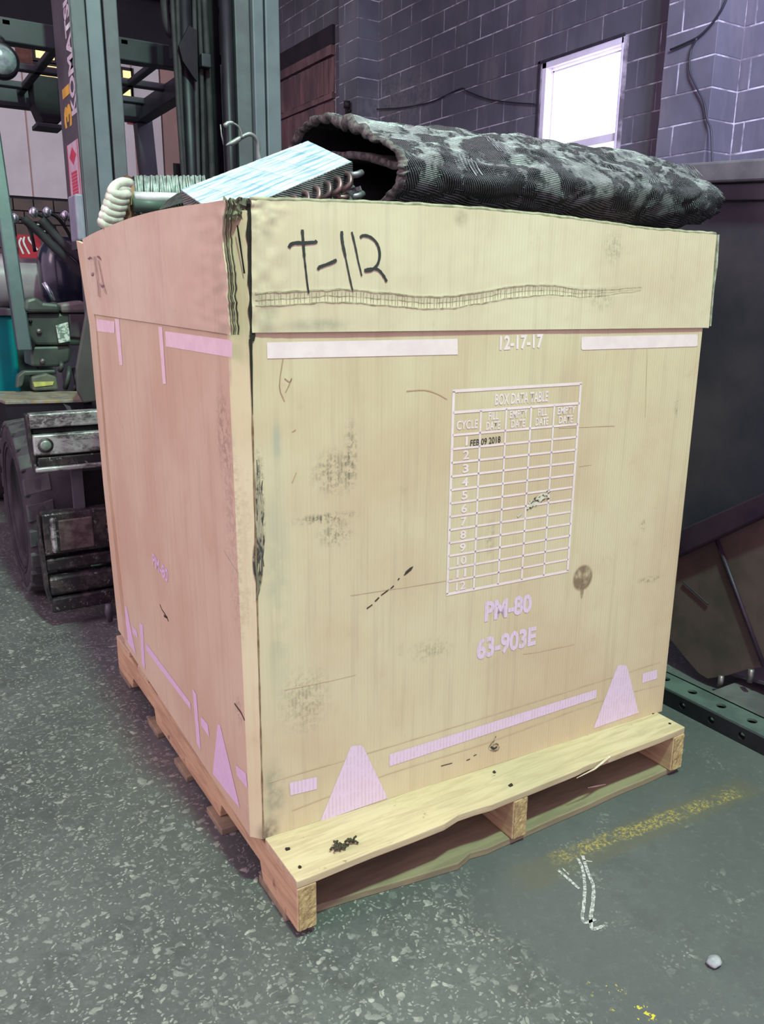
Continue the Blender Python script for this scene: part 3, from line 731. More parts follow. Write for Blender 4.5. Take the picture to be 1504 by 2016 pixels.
def FL(s, t):
    p = (la0*(1-s)+lb0*s)*(1-t)+(la1*(1-s)+lb1*s)*t
    p.z += .016*math.sin(math.pi*s)*max(0, (t-.5)*2)
    e = max(0, 1-(1-s)/.06)
    pin = .014*math.exp(-((t-.72)/.16)**2)*e - .006*e*max(0, .3-t)*2 + .003*e*noise.noise(Vector((t*22, 3, 0)))
    p += (la0-lb0).normalized()*pin
    d = .0016*noise.noise(Vector((s*4, t*3, 5)))+.0006*noise.noise(Vector((s*25, t*9, 14)))
    d += max(0, (s-.78)/.22)*.004*noise.noise(Vector((s*18, t*12, 9)))
    d += .004*e
    return p+nL*d
mb = MB(); mb.sheet(FL, 120, 50, .0035, nL); arc_smooth(mb.build('left_collar_panel', cardc, box, smooth=True))
# frayed plies at the end of the left collar panel
for k in range(4):
    def ply(s, t, k=k):
        p = FL(1, t) - nL*(.002+.0035*k) + (lb0-la0).normalized()*(.004+.0025*math.sin(k*2.3)+.002*noise.noise(Vector((t*15, k*3, 0))))*s
        return p
    mb = MB(); mb.sheet(ply, 2, 40, .0012, nL); mb.build('frayed_ply', kraftdark, box)
# black sheet painted as the slit's shade, and crumpled corner top
MB().sheet(lambda s, t: (FC(0, t)+Vector((-.005, .006, 0))*(1-s)+Vector((-.001, .001, 0))*s), 1, 40, .001, nF).build('corner_slit_shade_sheet', slitm, box)
def CR(s, t):
    a = FL(1, 1)*(1-s)+FC(0, 1)*s
    return a+Vector((0, 0, -.026+.03*t))+Vector((.004, .012, 0))+Vector((.004*noise.noise(Vector((s*9, t*6, 1))), .006*noise.noise(Vector((s*9, t*6, 2))), .010*noise.noise(Vector((s*11, t*2, 3)))))
mb = MB(); mb.sheet(CR, 16, 8, .003, (nF+nL).normalized()); arc_smooth(mb.build('crumpled_corner_flap', kraftdark, box, smooth=True))
# right and back collar panels
ra0 = Vector((fb0.x-.004, fb0.y+.004, cz0)); ra1 = Vector((fb1.x-.004, fb1.y+.004, fb1.z))
def FR(s, t):
    p = (ra0*(1-t)+ra1*t)+Vector((.008+.004*math.sin(t*7)*.4, s*(YB-Rb.y+.02), 0)); p += Vector((.002*noise.noise(Vector((s*6, t*9, 3))), 0, 0)); return p
mb = MB(); mb.sheet(FR, 20, 20, .008, (1, 0, 0)); mb.build('right_collar_panel', cardc, box)
mb = MB(); mb.box(la1.x+.05, ra1.x, YB+.004, YB+.014, cz0+.03, ZT); mb.build('back_collar_panel', cardc, box)
# bound edge of the right collar end (grey-green worn edge)
edge_m = simple('worn_pale_board_edge', (.40, .42, .32), (.2, .2, .15), 60, .9)
mb = MB(); mb.tube([at(1413, 462, 1, fb1.y+.002), at(1410, 520, 1, fb1.y+.002), at(1403, 570, 1, fb1.y+.002), at(1397, 642, 1, fb1.y+.002)], .0035, 6); mb.build('worn_edge', edge_m, box)
crk = simple('broken_flute_line', (.22, .21, .12), (.42, .40, .26), 90, .9, lo=.35, hi=.65)
for off, wd in ((.052, .0022), (.0, .0012), (-.050, .0018)):
    pts = []
    for i in range(150):
        sv = .005+.80*i/149; cy = crease_y(sv)
        if cy is None: continue
        pts.append(FC(sv, cy+off*(1-.65*max(0, (sv-.5)/.3))+.010*noise.noise(Vector((sv*45, off*90, 1)))))
    stroke(pts, [wd*(.5+random.random())*(1-.7*i/len(pts)) for i in range(len(pts))], nF, 'crease_line', crk, box)
for i in range(110):
    sv = .01+.70*i/110+random.uniform(-.002, .002); cy = crease_y(sv)
    if cy: stroke([FC(sv, cy-.045), FC(sv, cy+.045)], .0007, nF, 'flute_mark', crk, box)
# rubbed lip along the top of the front collar
mb = MB(); mb.tube([FC(i/80, 1)+nF*(-.004)+Vector((0, 0, .0005+.0012*random.random())) for i in range(81)], .0042, 6); mb.build('frayed_rim', simple('frayed_rim_paper', (.34, .33, .22), (.20, .19, .13), 50, .9), box, True)
p = at(1043, 430, 1, fa1.y-.006); mb = MB(); mb.tube([p+Vector((-.012, 0, .003)), p, p+Vector((.012, 0, .002))], [.001, .0045, .001], 6); mb.build('rim_tear', simple('rusty_tear', (.18, .09, .05), rough=.9), box)
# slit shade painted as a black strip beside the near corner and the seam running down below it
fd = (fb0-fa0).normalized()
stroke([up(P1b, P1t, ZL-.012+(1.222-ZL+.012)*t/24)+nF*.0012+fd*(.0045+.0012*math.sin(t*.9)) for t in range(25)], [.0075+.002*math.sin(t*1.3) for t in range(25)], nF, 'corner_slit_shade', slitm, box)
sm = simple('brown_seam_line', (.16, .09, .05), (.30, .20, .12), 30, .9)
stroke([P1b.lerp(P1t, t/30)+nF*.0008+fd*.0016 for t in range(31)], [.0026+.001*math.sin(t*2.1) for t in range(31)], nF, 'corner_seam', sm, box)
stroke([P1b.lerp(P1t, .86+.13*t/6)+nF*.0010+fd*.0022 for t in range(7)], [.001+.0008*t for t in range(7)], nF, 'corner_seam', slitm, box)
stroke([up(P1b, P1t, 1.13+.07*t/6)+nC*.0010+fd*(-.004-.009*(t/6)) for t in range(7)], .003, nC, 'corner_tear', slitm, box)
# crayon-dark rubbed streak on the fold
for k in range(3):
    stroke([onF(505+5*k+4*t/10+1.5*math.sin(t*1.7+k), 905+20*k+(230-30*k)*t/10) for t in range(11)], [.0015+.004*max(0, math.sin(math.pi*t/10))*(1-.25*k) for t in range(11)], nF, 'rubbed_streak', simple('rubbed_black_grime', (.05, .045, .045), (.36, .31, .22), 120, .9, lo=.44, hi=.60, stretch=(1, 1, .35)), box)
# marker writing on the collar
mk = simple('black_marker_ink', (.030, .040, .034), rough=.5)
def onC(u, v): return hit(u, v, P1b+nF*(CO+.0025), nF)
def zz(x, y): return (500+x/2.686, 400+y/2.686)
for pl, wd in (([(253,140),(257,185),(260,230),(265,290),(272,350),(280,420),(288,478)], [.0048]*3+[.0032]*3+[.0022]),
               ([(183,236),(190,222),(205,213),(230,210),(262,211),(300,208),(322,206),(330,198)], .0052),
               ([(337,352),(342,340),(360,332),(385,323),(410,313),(435,300)], .0052),
               ([(462,148),(463,185),(470,230),(483,290),(495,350),(508,410),(520,465)], [.0050]*3+[.0030]*3+[.0016]),
               ([(515,152),(527,200),(540,260),(550,310),(560,350),(568,385)], [.0036]*2+[.0028]*4),
               ([(560,182),(572,172),(592,172),(618,182),(645,208),(660,245),(662,285),(650,325),(625,350),(600,358),(582,357)], .0046),
               ([(582,357),(600,350),(630,347),(655,352),(675,372),(690,395),(700,415)], .0046)):
    pp = fine([(*zz(a, b), 0) for a, b in pl], 4)
    ww = wd if not isinstance(wd, list) else [wd[min(len(wd)-1, int(i/4))] for i in range(len(pp))]
    pts = []
    for p in pp:
        q0 = hit(p.x, p.y, fa0, nF); s = max(0, min(1, (q0-fa0).dot(fb0-fa0)/(fb0-fa0).length_squared)); 
        t = max(0, min(1, (q0-fa0-(fb0-fa0)*s).z/(fa1.z-fa0.z))); w3 = FC(s, t); q0 = q0+nF*((w3-q0).dot(nF)); pts.append(q0+nF*.0006)
    stroke(pts, ww, nF, 'marker_stroke', mk, box)
mkl = simple('faint_marker_ink', (.25, .17, .20), rough=.8)
for pl in ([(126,466),(140,455),(150,462)], [(163,447),(172,500),(185,590),(198,730)], [(175,447),(190,560),(210,735)], [(190,455),(198,447),(215,470)], [(148,560),(153,582),(163,562)], [(195,470),(215,560),(232,640),(250,710)], [(212,640),(222,660),(235,650)]):
    px_stroke([(140+a/3.581, 380+b/3.581) for a, b in pl], .004, 'marker_stroke', mkl, lambda u, v: hit(u, v, la0, nL), nL, k=3, th=.0028)

# ------------------------------------------------------------------ scrap heat exchangers in the box
def finmat(name, a, b, metal, rough, freq, ax=0, dark=(.02, .02, .03)):
    g = G(name, rough, metal, .6)
    sp = g.n('ShaderNodeSeparateXYZ'); g.put(sp.inputs[0], g.pos)
    n = g.noise(7, 5, .65, dist=1.0); nn = g.noise(24, 4, .7)
    ph = g.math('ADD', g.math('MULTIPLY', sp.outputs[ax], freq), g.math('MULTIPLY', g.noise(5, 3, .5), 22.0))
    s = g.math('ABSOLUTE', g.math('SINE', ph))
    c = g.mix(g.step(n, .42, .60), a, b); c = g.mix(g.math('MULTIPLY', g.step(s, .45, .15), .6), c, dark)
    g.bump(g.math('ADD', s, g.math('MULTIPLY', nn, 1.5)), .7, .006)
    return g.done(c)
g = G('crushed_black_spine_fin', .42, .55, .5)
sp = g.n('ShaderNodeSeparateXYZ'); g.put(sp.inputs[0], g.pos)
nb = g.noise(9, 5, .6, dist=1.2); nn = g.noise(38, 5, .75); nbig = g.noise(4.2, 4, .6, dist=.8)
ph = g.math('ADD', g.math('MULTIPLY', g.math('ADD', sp.outputs[2], g.math('MULTIPLY', sp.outputs[0], .10)), 900.0), g.math('MULTIPLY', nbig, 9.0))
fl = g.math('ABSOLUTE', g.math('SINE', ph))
ph2 = g.math('MULTIPLY', g.math('ADD', sp.outputs[0], g.math('MULTIPLY', sp.outputs[2], .5)), 620.0); fl2 = g.math('ABSOLUTE', g.math('SINE', ph2))
sel = g.step(nb, .47, .52)
hx = g.math('ADD', g.math('MULTIPLY', fl, sel), g.math('MULTIPLY', fl2, g.math('SUBTRACT', 1.0, sel)))
c = g.mix(g.step(nn, .35, .7), (.018, .019, .024), (.050, .056, .06))
painted_shine = g.math('MULTIPLY', g.step(g.math('ADD', nb, g.math('MULTIPLY', g.math('SUBTRACT', nn, .5), .5)), .50, .60), g.step(sp.outputs[2], 1.26, 1.36))
c = g.mix(painted_shine, c, (.50, .55, .54))  # silver highlight painted into the upper side of the roll
c = g.mix(g.math('MULTIPLY', g.step(hx, .5, .95), .45), c, (.24, .27, .27))
c = g.mix(g.math('MULTIPLY', g.step(hx, .35, .05), .6), c, (.012, .012, .018))
g.bump(g.math('ADD', hx, g.math('MULTIPLY', nn, 1.8)), .9, .006); roll_m = g.done(c)
rim_m = simple('matted_grey_fin_edge', (.30, .28, .27), (.10, .09, .09), 70, .6, .4, bump=.8, lo=.4, hi=.62)
inside_m = simple('black_inside', (.012, .011, .018), rough=.9)  # one near-black colour for the whole hollow

XO = .36
roll = thing('fin_coil_roll', 'long flattened black roll of crushed spine-fin coil lying across the top of the box', 'scrap coil', (.9, .5, ZT))
outl = [(566,302),(572,285),(590,256),(615,236),(650,226),(690,232),(722,246),(748,263),(778,286),(796,312),(802,340),(792,370),(772,394),(740,412),(690,425),(640,420),(600,395),(572,350)]
loop0 = [at(u, v, 0, XO) for u, v in outl]
# resample smooth closed loop
def closed(pts, k=4):
    n = len(pts); out = []
    for i in range(n):
        a0, a, b, b1 = pts[i-1], pts[i], pts[(i+1) % n], pts[(i+2) % n]
        for j in range(k):
            t = j/k; out.append(.5*((2*a)+(b-a0)*t+(2*a0-5*a+4*b-b1)*t*t+(3*a-a0-3*b+b1)*t**3))
    return out
sec = closed(loop0, 8)
ctr = sum(sec, Vector())/len(sec)
ctr.z = 1.335
def section(x, k):
    """outer section at x; k 0..1 along the length"""
    out = []
    tp_ = 1-.04*k-.16*max(0, k-.88)/.12
    for q in sec:
        dy, dz = q.y-ctr.y, q.z-ctr.z
        yy = ctr.y - .10*k + dy*(1-.42*k)
        zz_ = ctr.z + dz*tp_*(1-.05*k) - .0*k
        rr = .012*noise.noise(Vector((x*7, yy*9, zz_*9)))+.009*noise.noise(Vector((x*16, yy*34, zz_*34)))+.010*max(0, k-.7)*noise.noise(Vector((x*40, yy*45, zz_*45)))-.006*max(0, .12-abs(noise.noise(Vector((x*5, yy*8, zz_*14+3)))))/.12
        v = Vector((0, dy, dz*1.8)).normalized()
        out.append(Vector((x, yy, max(zz_, ZT+.006 if k > .6 else ZT-.06)))+v*rr)
    return out
NX = 150; mb = MB(); rings = []; XE = 1.245
for i in range(NX+1):
    k = i/NX; x = XO+(XE-XO)*k; s = section(x, k)
    if i == NX:
        s = [p+Vector((.02*noise.noise(Vector((j*.9, 1, 0)))+.012, 0, 0)) for j, p in enumerate(s)]
    if i == 0: s = [p+Vector((.012*noise.noise(Vector((j*.5, 5, 0))), 0, 0)) for j, p in enumerate(s)]
    rings.append([mb.bm.verts.new(p) for p in s])
ns = len(sec)
for i in range(NX):
    for j in range(ns): mb.bm.faces.new([rings[i][j], rings[i][(j+1) % ns], rings[i+1][(j+1) % ns], rings[i+1][j]])
cE = sum((v.co for v in rings[-1]), Vector())/ns+Vector((.012, -.02, .0))
vE = mb.bm.verts.new(cE)
for j in range(ns): mb.bm.faces.new([rings[-1][j], rings[-1][(j+1) % ns], vE])
inn = []
def insec(x, k, th):
    o = section(x, k); c0 = sum(o, Vector())/len(o); r = []
    for p in o:
        d = (c0-p); d.x = 0; L_ = d.length; r.append(p+d.normalized()*min(th, L_*.6))
    return r
inner_pts = [insec(XO+.002, 0, .024), insec(XO+.10, .1, .024), insec(XO+.45, .4, .024)]
body = mb.build('fin_sleeve', roll_m, roll, smooth=True)
# torn rim: ring between outer and inner, with bristly surface
mb = MB(); o0 = [p+Vector((.012*noise.noise(Vector((j*.5, 5, 0))), 0, 0)) for j, p in enumerate(section(XO, 0))]
ringsR = []
for k in range(7):
    a = math.pi*k/6; row = []
    for j in range(ns):
        o, i_ = o0[j], inner_pts[0][j]; m_ = (o+i_)/2; h_ = (o-i_)/2
        bump = 1+.25*noise.noise(Vector((j*.8, k*1.2, 3)))
        row.append(mb.bm.verts.new(m_+h_*math.cos(a)*1.06*bump+Vector((-.012*math.sin(a)*bump, 0, 0))))
    ringsR.append(row)
for k in range(6):
    for j in range(ns): mb.bm.faces.new([ringsR[k][j], ringsR[k+1][j], ringsR[k+1][(j+1) % ns], ringsR[k][(j+1) % ns]])
mb.build('torn_rim', rim_m, roll, smooth=True)
mb = MB(); rr_ = [[mb.bm.verts.new(p) for p in q] for q in inner_pts]
for a in range(2):
    for j in range(ns): mb.bm.faces.new([rr_[a][j], rr_[a+1][j], rr_[a+1][(j+1) % ns], rr_[a][(j+1) % ns]])
mb.bm.faces.new(rr_[-1]); mb.build('hollow_core', inside_m, roll, fix=False)
# inner web: the folded layer dividing the hollow in two
wl = [at(u, v, 0, XO+.03) for u, v in ((590, 296), (640, 294), (680, 300), (720, 305), (760, 310), (793, 318))]
mb = MB()
def web(s, t):
    f = s*(len(wl)-1); i = min(int(f), len(wl)-2); p = wl[i].lerp(wl[i+1], f-i)
    return p+Vector((.30*t, 0, -.004*math.sin(s*9)+.003*noise.noise(Vector((s*12, t*9, 0)))))
mb.sheet(web, 40, 12, .014, (0, 0, 1)); mb.build('inner_web', rim_m, roll, smooth=True)
# loose silver fins on the roll
silver = simple('bright_crushed_aluminium_fin', (.40, .44, .44), (.18, .2, .22), 60, .35, .7, bump=.6)
for (x, a0, n_) in ((.62, 6, 7), (.80, 4, 5), (1.02, 7, 6), (1.22, 5, 7), (.50, 8, 5)):
    mb = MB()
    for k in range(n_):
        k_ = (x-XO)/(XE-XO); s = section(x+.008*k, k_); j0 = int((a0+.4*random.random())*8) % ns
        pts = [s[(j0+q) % ns]+(s[(j0+q) % ns]-ctr).normalized()*.0015 for q in range(0, 12)]
        for p in pts: p.x = x+.008*k+.004*math.sin(p.z*120)
        mb.tube(pts, .0016, 4)
    mb.build('bent_fins', silver, roll)

# bright slab coil
slab_m = finmat('bright_aluminium_fin_face', (.74, .84, .90), (.55, .74, .82), .25, .35, 260, 0, (.40, .55, .66))
g = G('bright_aluminium_fin_face_blue', .38, .3, .6)
copper = simple('tarnished_copper_tube', (.27, .17, .17), (.13, .09, .10), 40, .4, .7)
steel = simple('galvanised_end_plate', (.50, .55, .56), (.3, .33, .34), 30, .45, .6)
coil_edge = finmat('crinkled_fin_edge', (.34, .36, .36), (.14, .15, .155), .5, .5, 900, 2)
C = at(692, 318, 1, .35); D = at(398, 400, 1, .17); Bp = at(606, 277, 1, .50)
Ap = at(356, 373, 1, .40); D = Ap+(C-Bp)
# shader in slab axes
ux = (C-D).normalized(); uy = (Ap-D); uy = (uy-ux*uy.dot(ux)).normalized(); un = ux.cross(uy).normalized()
if un.z < 0: un = -un
def dot(vec, d):
    x = g.n('ShaderNodeVectorMath', operation='DOT_PRODUCT'); g.put(x.inputs[0], vec); x.inputs[1].default_value = tuple(d); return x.outputs['Value']
sx, sy = dot(g.pos, ux), dot(g.pos, uy)
cmb = g.n('ShaderNodeCombineXYZ'); g.put(cmb.inputs[0], g.math('MULTIPLY', sx, 5.0)); g.put(cmb.inputs[1], g.math('MULTIPLY', sy, 70.0))
nA = g.noise(1.6, 4, .65, cmb.outputs[0])
cmb2 = g.n('ShaderNodeCombineXYZ'); g.put(cmb2.inputs[0], g.math('MULTIPLY', sx, 22.0)); g.put(cmb2.inputs[1], g.math('MULTIPLY', sy, 6.0))
nB = g.noise(1.5, 4, .65, cmb2.outputs[0]); nC_ = g.noise(6, 4, .6)
tubes_ = g.math('ABSOLUTE', g.math('SINE', g.math('MULTIPLY', sx, 52.0)))
c = g.mix(g.step(nA, .45, .62), (.62, .70, .72), (.20, .40, .52)); c = g.mix(g.math('MULTIPLY', g.step(nB, .55, .68), .6), c, (.36, .44, .66))
c = g.mix(g.step(nC_, .60, .68), c, (.86, .86, .88))
c = g.mix(g.math('MULTIPLY', g.step(tubes_, .10, .02), .5), c, (.14, .28, .36))
g.bump(g.math('ADD', nA, tubes_), .5, .004); slab_top = g.done(c)
TH = .085
slab = thing('slab_coil', 'bright silver-blue slab heat exchanger tilted over the near corner of the box', 'heat exchanger', tuple((C+D)/2-un*TH))
def SF(s, t): return (D*(1-s)+C*s)*(1-t)+(Ap*(1-s)+Bp*s)*t
mb = MB(); mb.sheet(lambda s, t: SF(s, t)+un*(.0008*noise.noise(Vector((s*50, t*50, 0)))), 60, 14, .002, un); mb.build('fin_face', slab_top, slab)
mb = MB(); o4 = [SF(0, 0), SF(1, 0), SF(1, 1), SF(0, 1)]
mb.hexa([p-un*TH for p in o4], [p-un*.0025 for p in o4]); mb.build('fin_block', coil_edge, slab)
sideN = -uy
mb = MB(); e0 = SF(0, 0)+sideN*.001; e1 = SF(1, 0)+sideN*.001
mb.hexa([e0-un*TH, e1-un*TH, e1-un*TH+sideN*.0015, e0-un*TH+sideN*.0015], [e0, e1, e1+sideN*.0015, e0+sideN*.0015]); mb.build('end_plate', coil_edge, slab)
Lc = (C-D).length
for row in range(2):
    for k in range(8):
        a = Lc-.022-.030*k-(.012 if row else 0)
        if a < .05: continue
        p0 = D+ux*a-un*(.016+.034*row); p1 = p0-ux*.026-un*.022 if row == 0 else p0-ux*.028+un*.004
        p0 = p0; d = sideN
        pts = fine([p1, p1+d*.010, p1+d*.018+(p0-p1)*.18, (p0+p1)/2+d*.023, p0+d*.018+(p1-p0)*.18, p0+d*.010, p0], 4)
        MB().tube(pts, .0052, 10).build('hairpin_bend', copper, slab, smooth=True)
for (du, dn, L_) in ((.004, .010, .020), (.004, .050, .022), (-.02, .072, .012)):
    p = D+ux*(Lc+du-.014)-un*(dn+.01)
    MB().tube([p-sideN*.002, p+sideN*.012, p+sideN*.016+ux*.010, p+sideN*.016+ux*L_], .0062, 12).build('tube_stub', simple('grey_tube_stub', (.25, .25, .27), rough=.4, metal=.6), slab, smooth=True)
# bent fins crumpled at the right end
mb = MB()
for k in range(60):
    p = D+ux*(Lc-random.uniform(-.012, .10))-un*random.uniform(.045, .09)+sideN*random.uniform(.002, .012)
    d = Vector((random.uniform(-1, 1), random.uniform(-.3, .3), random.uniform(-1, 1))).normalized()*.009
    e = d.cross(sideN).normalized()*.004
    mb.face([p-d-e, p+d-e, p+d+e+sideN*.003, p-d+e])
tag(mb.build('crumpled_fins', silver, slab), kind='stuff')

# left coil with ivory return bends
lc = thing('tube_coil', 'small finned coil with thick ivory return bends at the left rear of the box', 'heat exchanger', (.10, .95, ZT-.06))
yl = 1.0
ivory = simple('ivory_coated_tube', (.72, .70, .62), (.46, .44, .38), 30, .45)
rust = simple('rusty_end_plate', (.20, .10, .06), (.06, .04, .035), 25, .8)
for k in range(6):
    v = 369+k*12; u0 = 236-k*4; uu = 14
    a = at(u0+20, v-8, 1, yl); c0 = at(u0-10, v-2, 1, yl-.03); c1 = at(u0-16, v+10, 1, yl-.05); b = at(u0+16, v+14, 1, yl-.02)
    MB().tube(fine([a, at(u0+4, v-10, 1, yl-.02), c0, c1, at(u0, v+16, 1, yl-.04), b], 5), .0112 if k < 5 else .010, 12).build('return_bend', ivory, lc, smooth=True)
pe = [at(250, 344, 1, yl), at(258, 348, 1, yl), at(266, 425, 1, yl), at(246, 440, 1, yl), at(243, 400, 1, yl)]
MB().prism(pe, (0, .10, 0)).build('end_plate', rust, lc)
tan_ = simple('tan_insulation_foam', (.50, .30, .18), (.3, .16, .1), 30, .9)
MB().prism([at(258, 352, 1, yl-.01), at(264, 366, 1, yl-.01), at(268, 392, 1, yl-.01), at(258, 404, 1, yl-.01)], (0, .03, 0)).build('foam_strip', tan_, lc)
fin2 = simple('grey_green_fin_edge', (.34, .40, .37), (.15, .19, .175), 50, .45, .5)
for i in range(66):
    u = 266+i*2.1; a = at(u+2*math.sin(i*1.7), 348+3*noise.noise(Vector((i*.6, 0, 0)))-(2 if i % 5 == 0 else 0), 1, yl+.01); b = at(u, 383, 1, yl-.0)
    b.z = min(b.z, ZT+.065)
    mb = MB(); m_ = (a+b)/2+Vector((.004*math.sin(i*.8), -.006, 0)); mb.tube([a+Vector((0, .03, -.002)), a, m_, b, b+Vector((0, .03, -.004))], .0026, 5); mb.build('fin', fin2, lc, smooth=True)
whitebar = simple('bright_tube_row', (.72, .78, .76), (.5, .56, .55), 20, .35, .4)
a = at(264, 388, 1, yl-.02); b = at(402, 392, 1, yl-.02); MB().tube([a, b], .013, 12).build('header_tube', whitebar, lc, smooth=True)
a = at(262, 402, 1, yl-.02); b = at(330, 408, 1, yl-.02); MB().tube([a, b], .016, 12).build('header_tube', simple('dull_green_tube', (.10, .16, .13), rough=.5), lc, smooth=True)
# lower body of that coil, down in the box
a = at(262, 400, 1, yl+.0)
MB().box(a.x+.01, a.x+.27, yl+.035, yl+.15, ZT-.055, ZT+.09).build('fin_block', coil_edge, lc)
# green mesh bag corner
mesh_m = simple('dark_green_netting', (.08, .12, .09), (.04, .06, .05), 60, .8)
net = thing('net_bag', 'scrap of dark green netting tucked between the slab coil and the left collar', 'netting', tuple(at(350, 400, 1, .42)-Vector((0, 0, .05))))
mb = MB()
na, nb_, nc_, nd_ = at(315, 412, 1, .55), at(395, 396, 1, .42), at(372, 376, 1, .5), at(330, 395, 1, .6)
for k in range(16):
    t = k/15; mb.tube([na.lerp(nd_, t), (na.lerp(nd_, t)+nb_.lerp(nc_, t))/2+Vector((0, 0, .004)), nb_.lerp(nc_, t)], .0013, 4)
    mb.tube([na.lerp(nb_, t), nd_.lerp(nc_, t)], .0013, 4)
mb.build('mesh_cords', mesh_m, net)
MB().prism([q-Vector((0, 0, .004)) for q in (na, nb_, nc_, nd_)], (0, 0, -.05)).build('bundle', mesh_m, net)
# hooked metal tube
hk = thing('bent_tube', 'thin bent metal tube with a flattened tip sticking up behind the slab coil', 'scrap tube', tuple(at(510, 320, 1, .56)))
grn = simple('dull_zinc_tube', (.32, .36, .34), (.18, .2, .19), 40, .45, .5)
A = [(512,318),(509,300),(508,282),(502,270),(492,264),(482,267),(470,274),(458,281),(445,286)]
MB().tube(fine([at(u, v, 1, .56) for u, v in A], 4), [.0042]*24+[.0050]*6+[.0035, .0025, .0012], 8).build('tube_arm', grn, hk, smooth=True)
A2 = [(476,272),(475,262),(470,250),(460,243),(451,242),(442,248)]
MB().tube(fine([at(u, v, 1, .555) for u, v in A2], 4), [.002]*13+[.0035]*4+[.0042]*4, 8).build('hook_arm', grn, hk, smooth=True)
MB().tube([at(440, 285, 1, .56), at(436, 265, 1, .56), at(434, 245, 1, .56)], .0012, 6).build('wire', grn, hk, smooth=True)
a = at(512, 318, 1, .56); MB().tube([a, (a.x+.01, a.y, ZT-.02), (a.x+.015, a.y+.01, ZT-.07)], .0042, 8).build('tube_tail', grn, hk, smooth=True)
# mixed fin scrap filling the box below the rim
fill_m = simple('mixed_aluminium_scrap', (.30, .30, .31), (.10, .09, .10), 25, .5, .5, bump=.6)
mb = MB()
def FILL(s, t):
    x = P1b.x+.03+s*(Rb.x-P1b.x-.06); y = P1b.y+.03+t*(YB-P1b.y-.06)
    return Vector((x, y, 1.13+.03*noise.noise(Vector((x*9, y*9, 0)))+.012*noise.noise(Vector((x*40, y*40, 0)))))
mb.sheet(FILL, 60, 60, .05, (0, 0, 1)); tag(mb.build('scrap_fill', fill_m), 'loose bed of crushed aluminium fin scrap inside the cardboard box', 'scrap', kind='stuff')

# ------------------------------------------------------------------ steel hopper on the right
hop_m = simple('dark_worn_steel_plate', (.070, .058, .072), (.032, .032, .046), 3.2, .5, .35, bump=.25, lo=.3, hi=.7)
hop2 = simple('rust_brown_steel_plate', (.155, .105, .098), (.085, .072, .062), 5, .55, .3, bump=.3)
hrim = simple('grey_steel_rim_tube', (.16, .16, .19), (.10, .10, .13), 8, .5, .3)
hpur = simple('dark_plum_steel_ledge', (.060, .034, .056), (.032, .02, .04), 6, .5, .3)
rail_m = simple('dark_green_steel_channel', (.13, .17, .16), (.085, .11, .11), 12, .45, .3)
XH = 1.45
hop = thing('steel_hopper', 'dark steel self-dumping hopper with plum ledge standing right of the cardboard box', 'hopper', (1.9, .3, 0))
def hz(u, v, x=XH): return at(u, v, 0, x)
def line2(p, q, y):
    return p.z+(q.z-p.z)*(y-p.y)/(q.y-p.y)
r1, r2 = hz(1390, 322), hz(1504, 315)
def rimz(y, d=0): return line2(r1, r2, y)-d
Y0, Y1 = -.75, 1.05
l1, l2 = hz(1340, 1045), hz(1504, 973); m1, m2 = hz(1337, 1098), hz(1504, 1020)
def lz(y): return max(.12, line2(l1, l2, y))
def mz(y): return max(.10, line2(m1, m2, y))
yk = .72
MB().prism([(XH, Y0, rimz(Y0)), (XH, Y0, lz(Y0)), (XH, yk, lz(yk)), (XH, Y1, .9), (XH, Y1, rimz(Y1))], (.012, 0, 0)).build('upper_side_plate', hop_m, hop)
MB().prism([(XH-.035, Y0, rimz(Y0)), (XH-.035, Y1, rimz(Y1)), (XH-.035, Y1, rimz(Y1, .052)), (XH-.035, Y0, rimz(Y0, .052))], (.06, 0, 0)).build('rim_tube', hrim, hop, bevel=.006)
MB().prism([(XH-.014, Y0, rimz(Y0, .052)), (XH-.014, Y1, rimz(Y1, .052)), (XH-.014, Y1, rimz(Y1, .095)), (XH-.014, Y0, rimz(Y0, .095))], (.016, 0, 0)).build('rim_band', hop_m, hop, bevel=.003)
MB().prism([(XH-.03, Y0, lz(Y0)), (XH-.03, yk, lz(yk)), (XH-.03, yk, mz(yk)), (XH-.03, Y0, mz(Y0))], (.05, 0, 0)).build('sloped_ledge', hpur, hop, bevel=.005)
bot = [(1310,1246),(1345,1290),(1375,1325),(1393,1336),(1430,1330),(1470,1318),(1504,1312)]
bp_ = [hz(u, v, XH+.005) for u, v in bot]
low = [(XH+.005, yk, mz(yk)), (XH+.005, Y0, mz(Y0)), (XH+.005, Y0, .30)]+[(p.x, p.y, max(p.z, .022)) for p in bp_[::-1]]+[(XH+.005, yk-.05, .16)]
MB().prism(low, (.012, 0, 0)).build('lower_side_plate', hop2, hop)
s1, s2 = hz(1411, 1062, XH), hz(1504, 1312, XH)
MB().tube([s1, s2], .006, 8).build('weld_seam', hpur, hop, smooth=True)
s1, s2 = hz(1345, 1145, XH), hz(1395, 1190, XH); MB().tube([s1, s2], .0025, 6).build('scratch', hpur, hop)
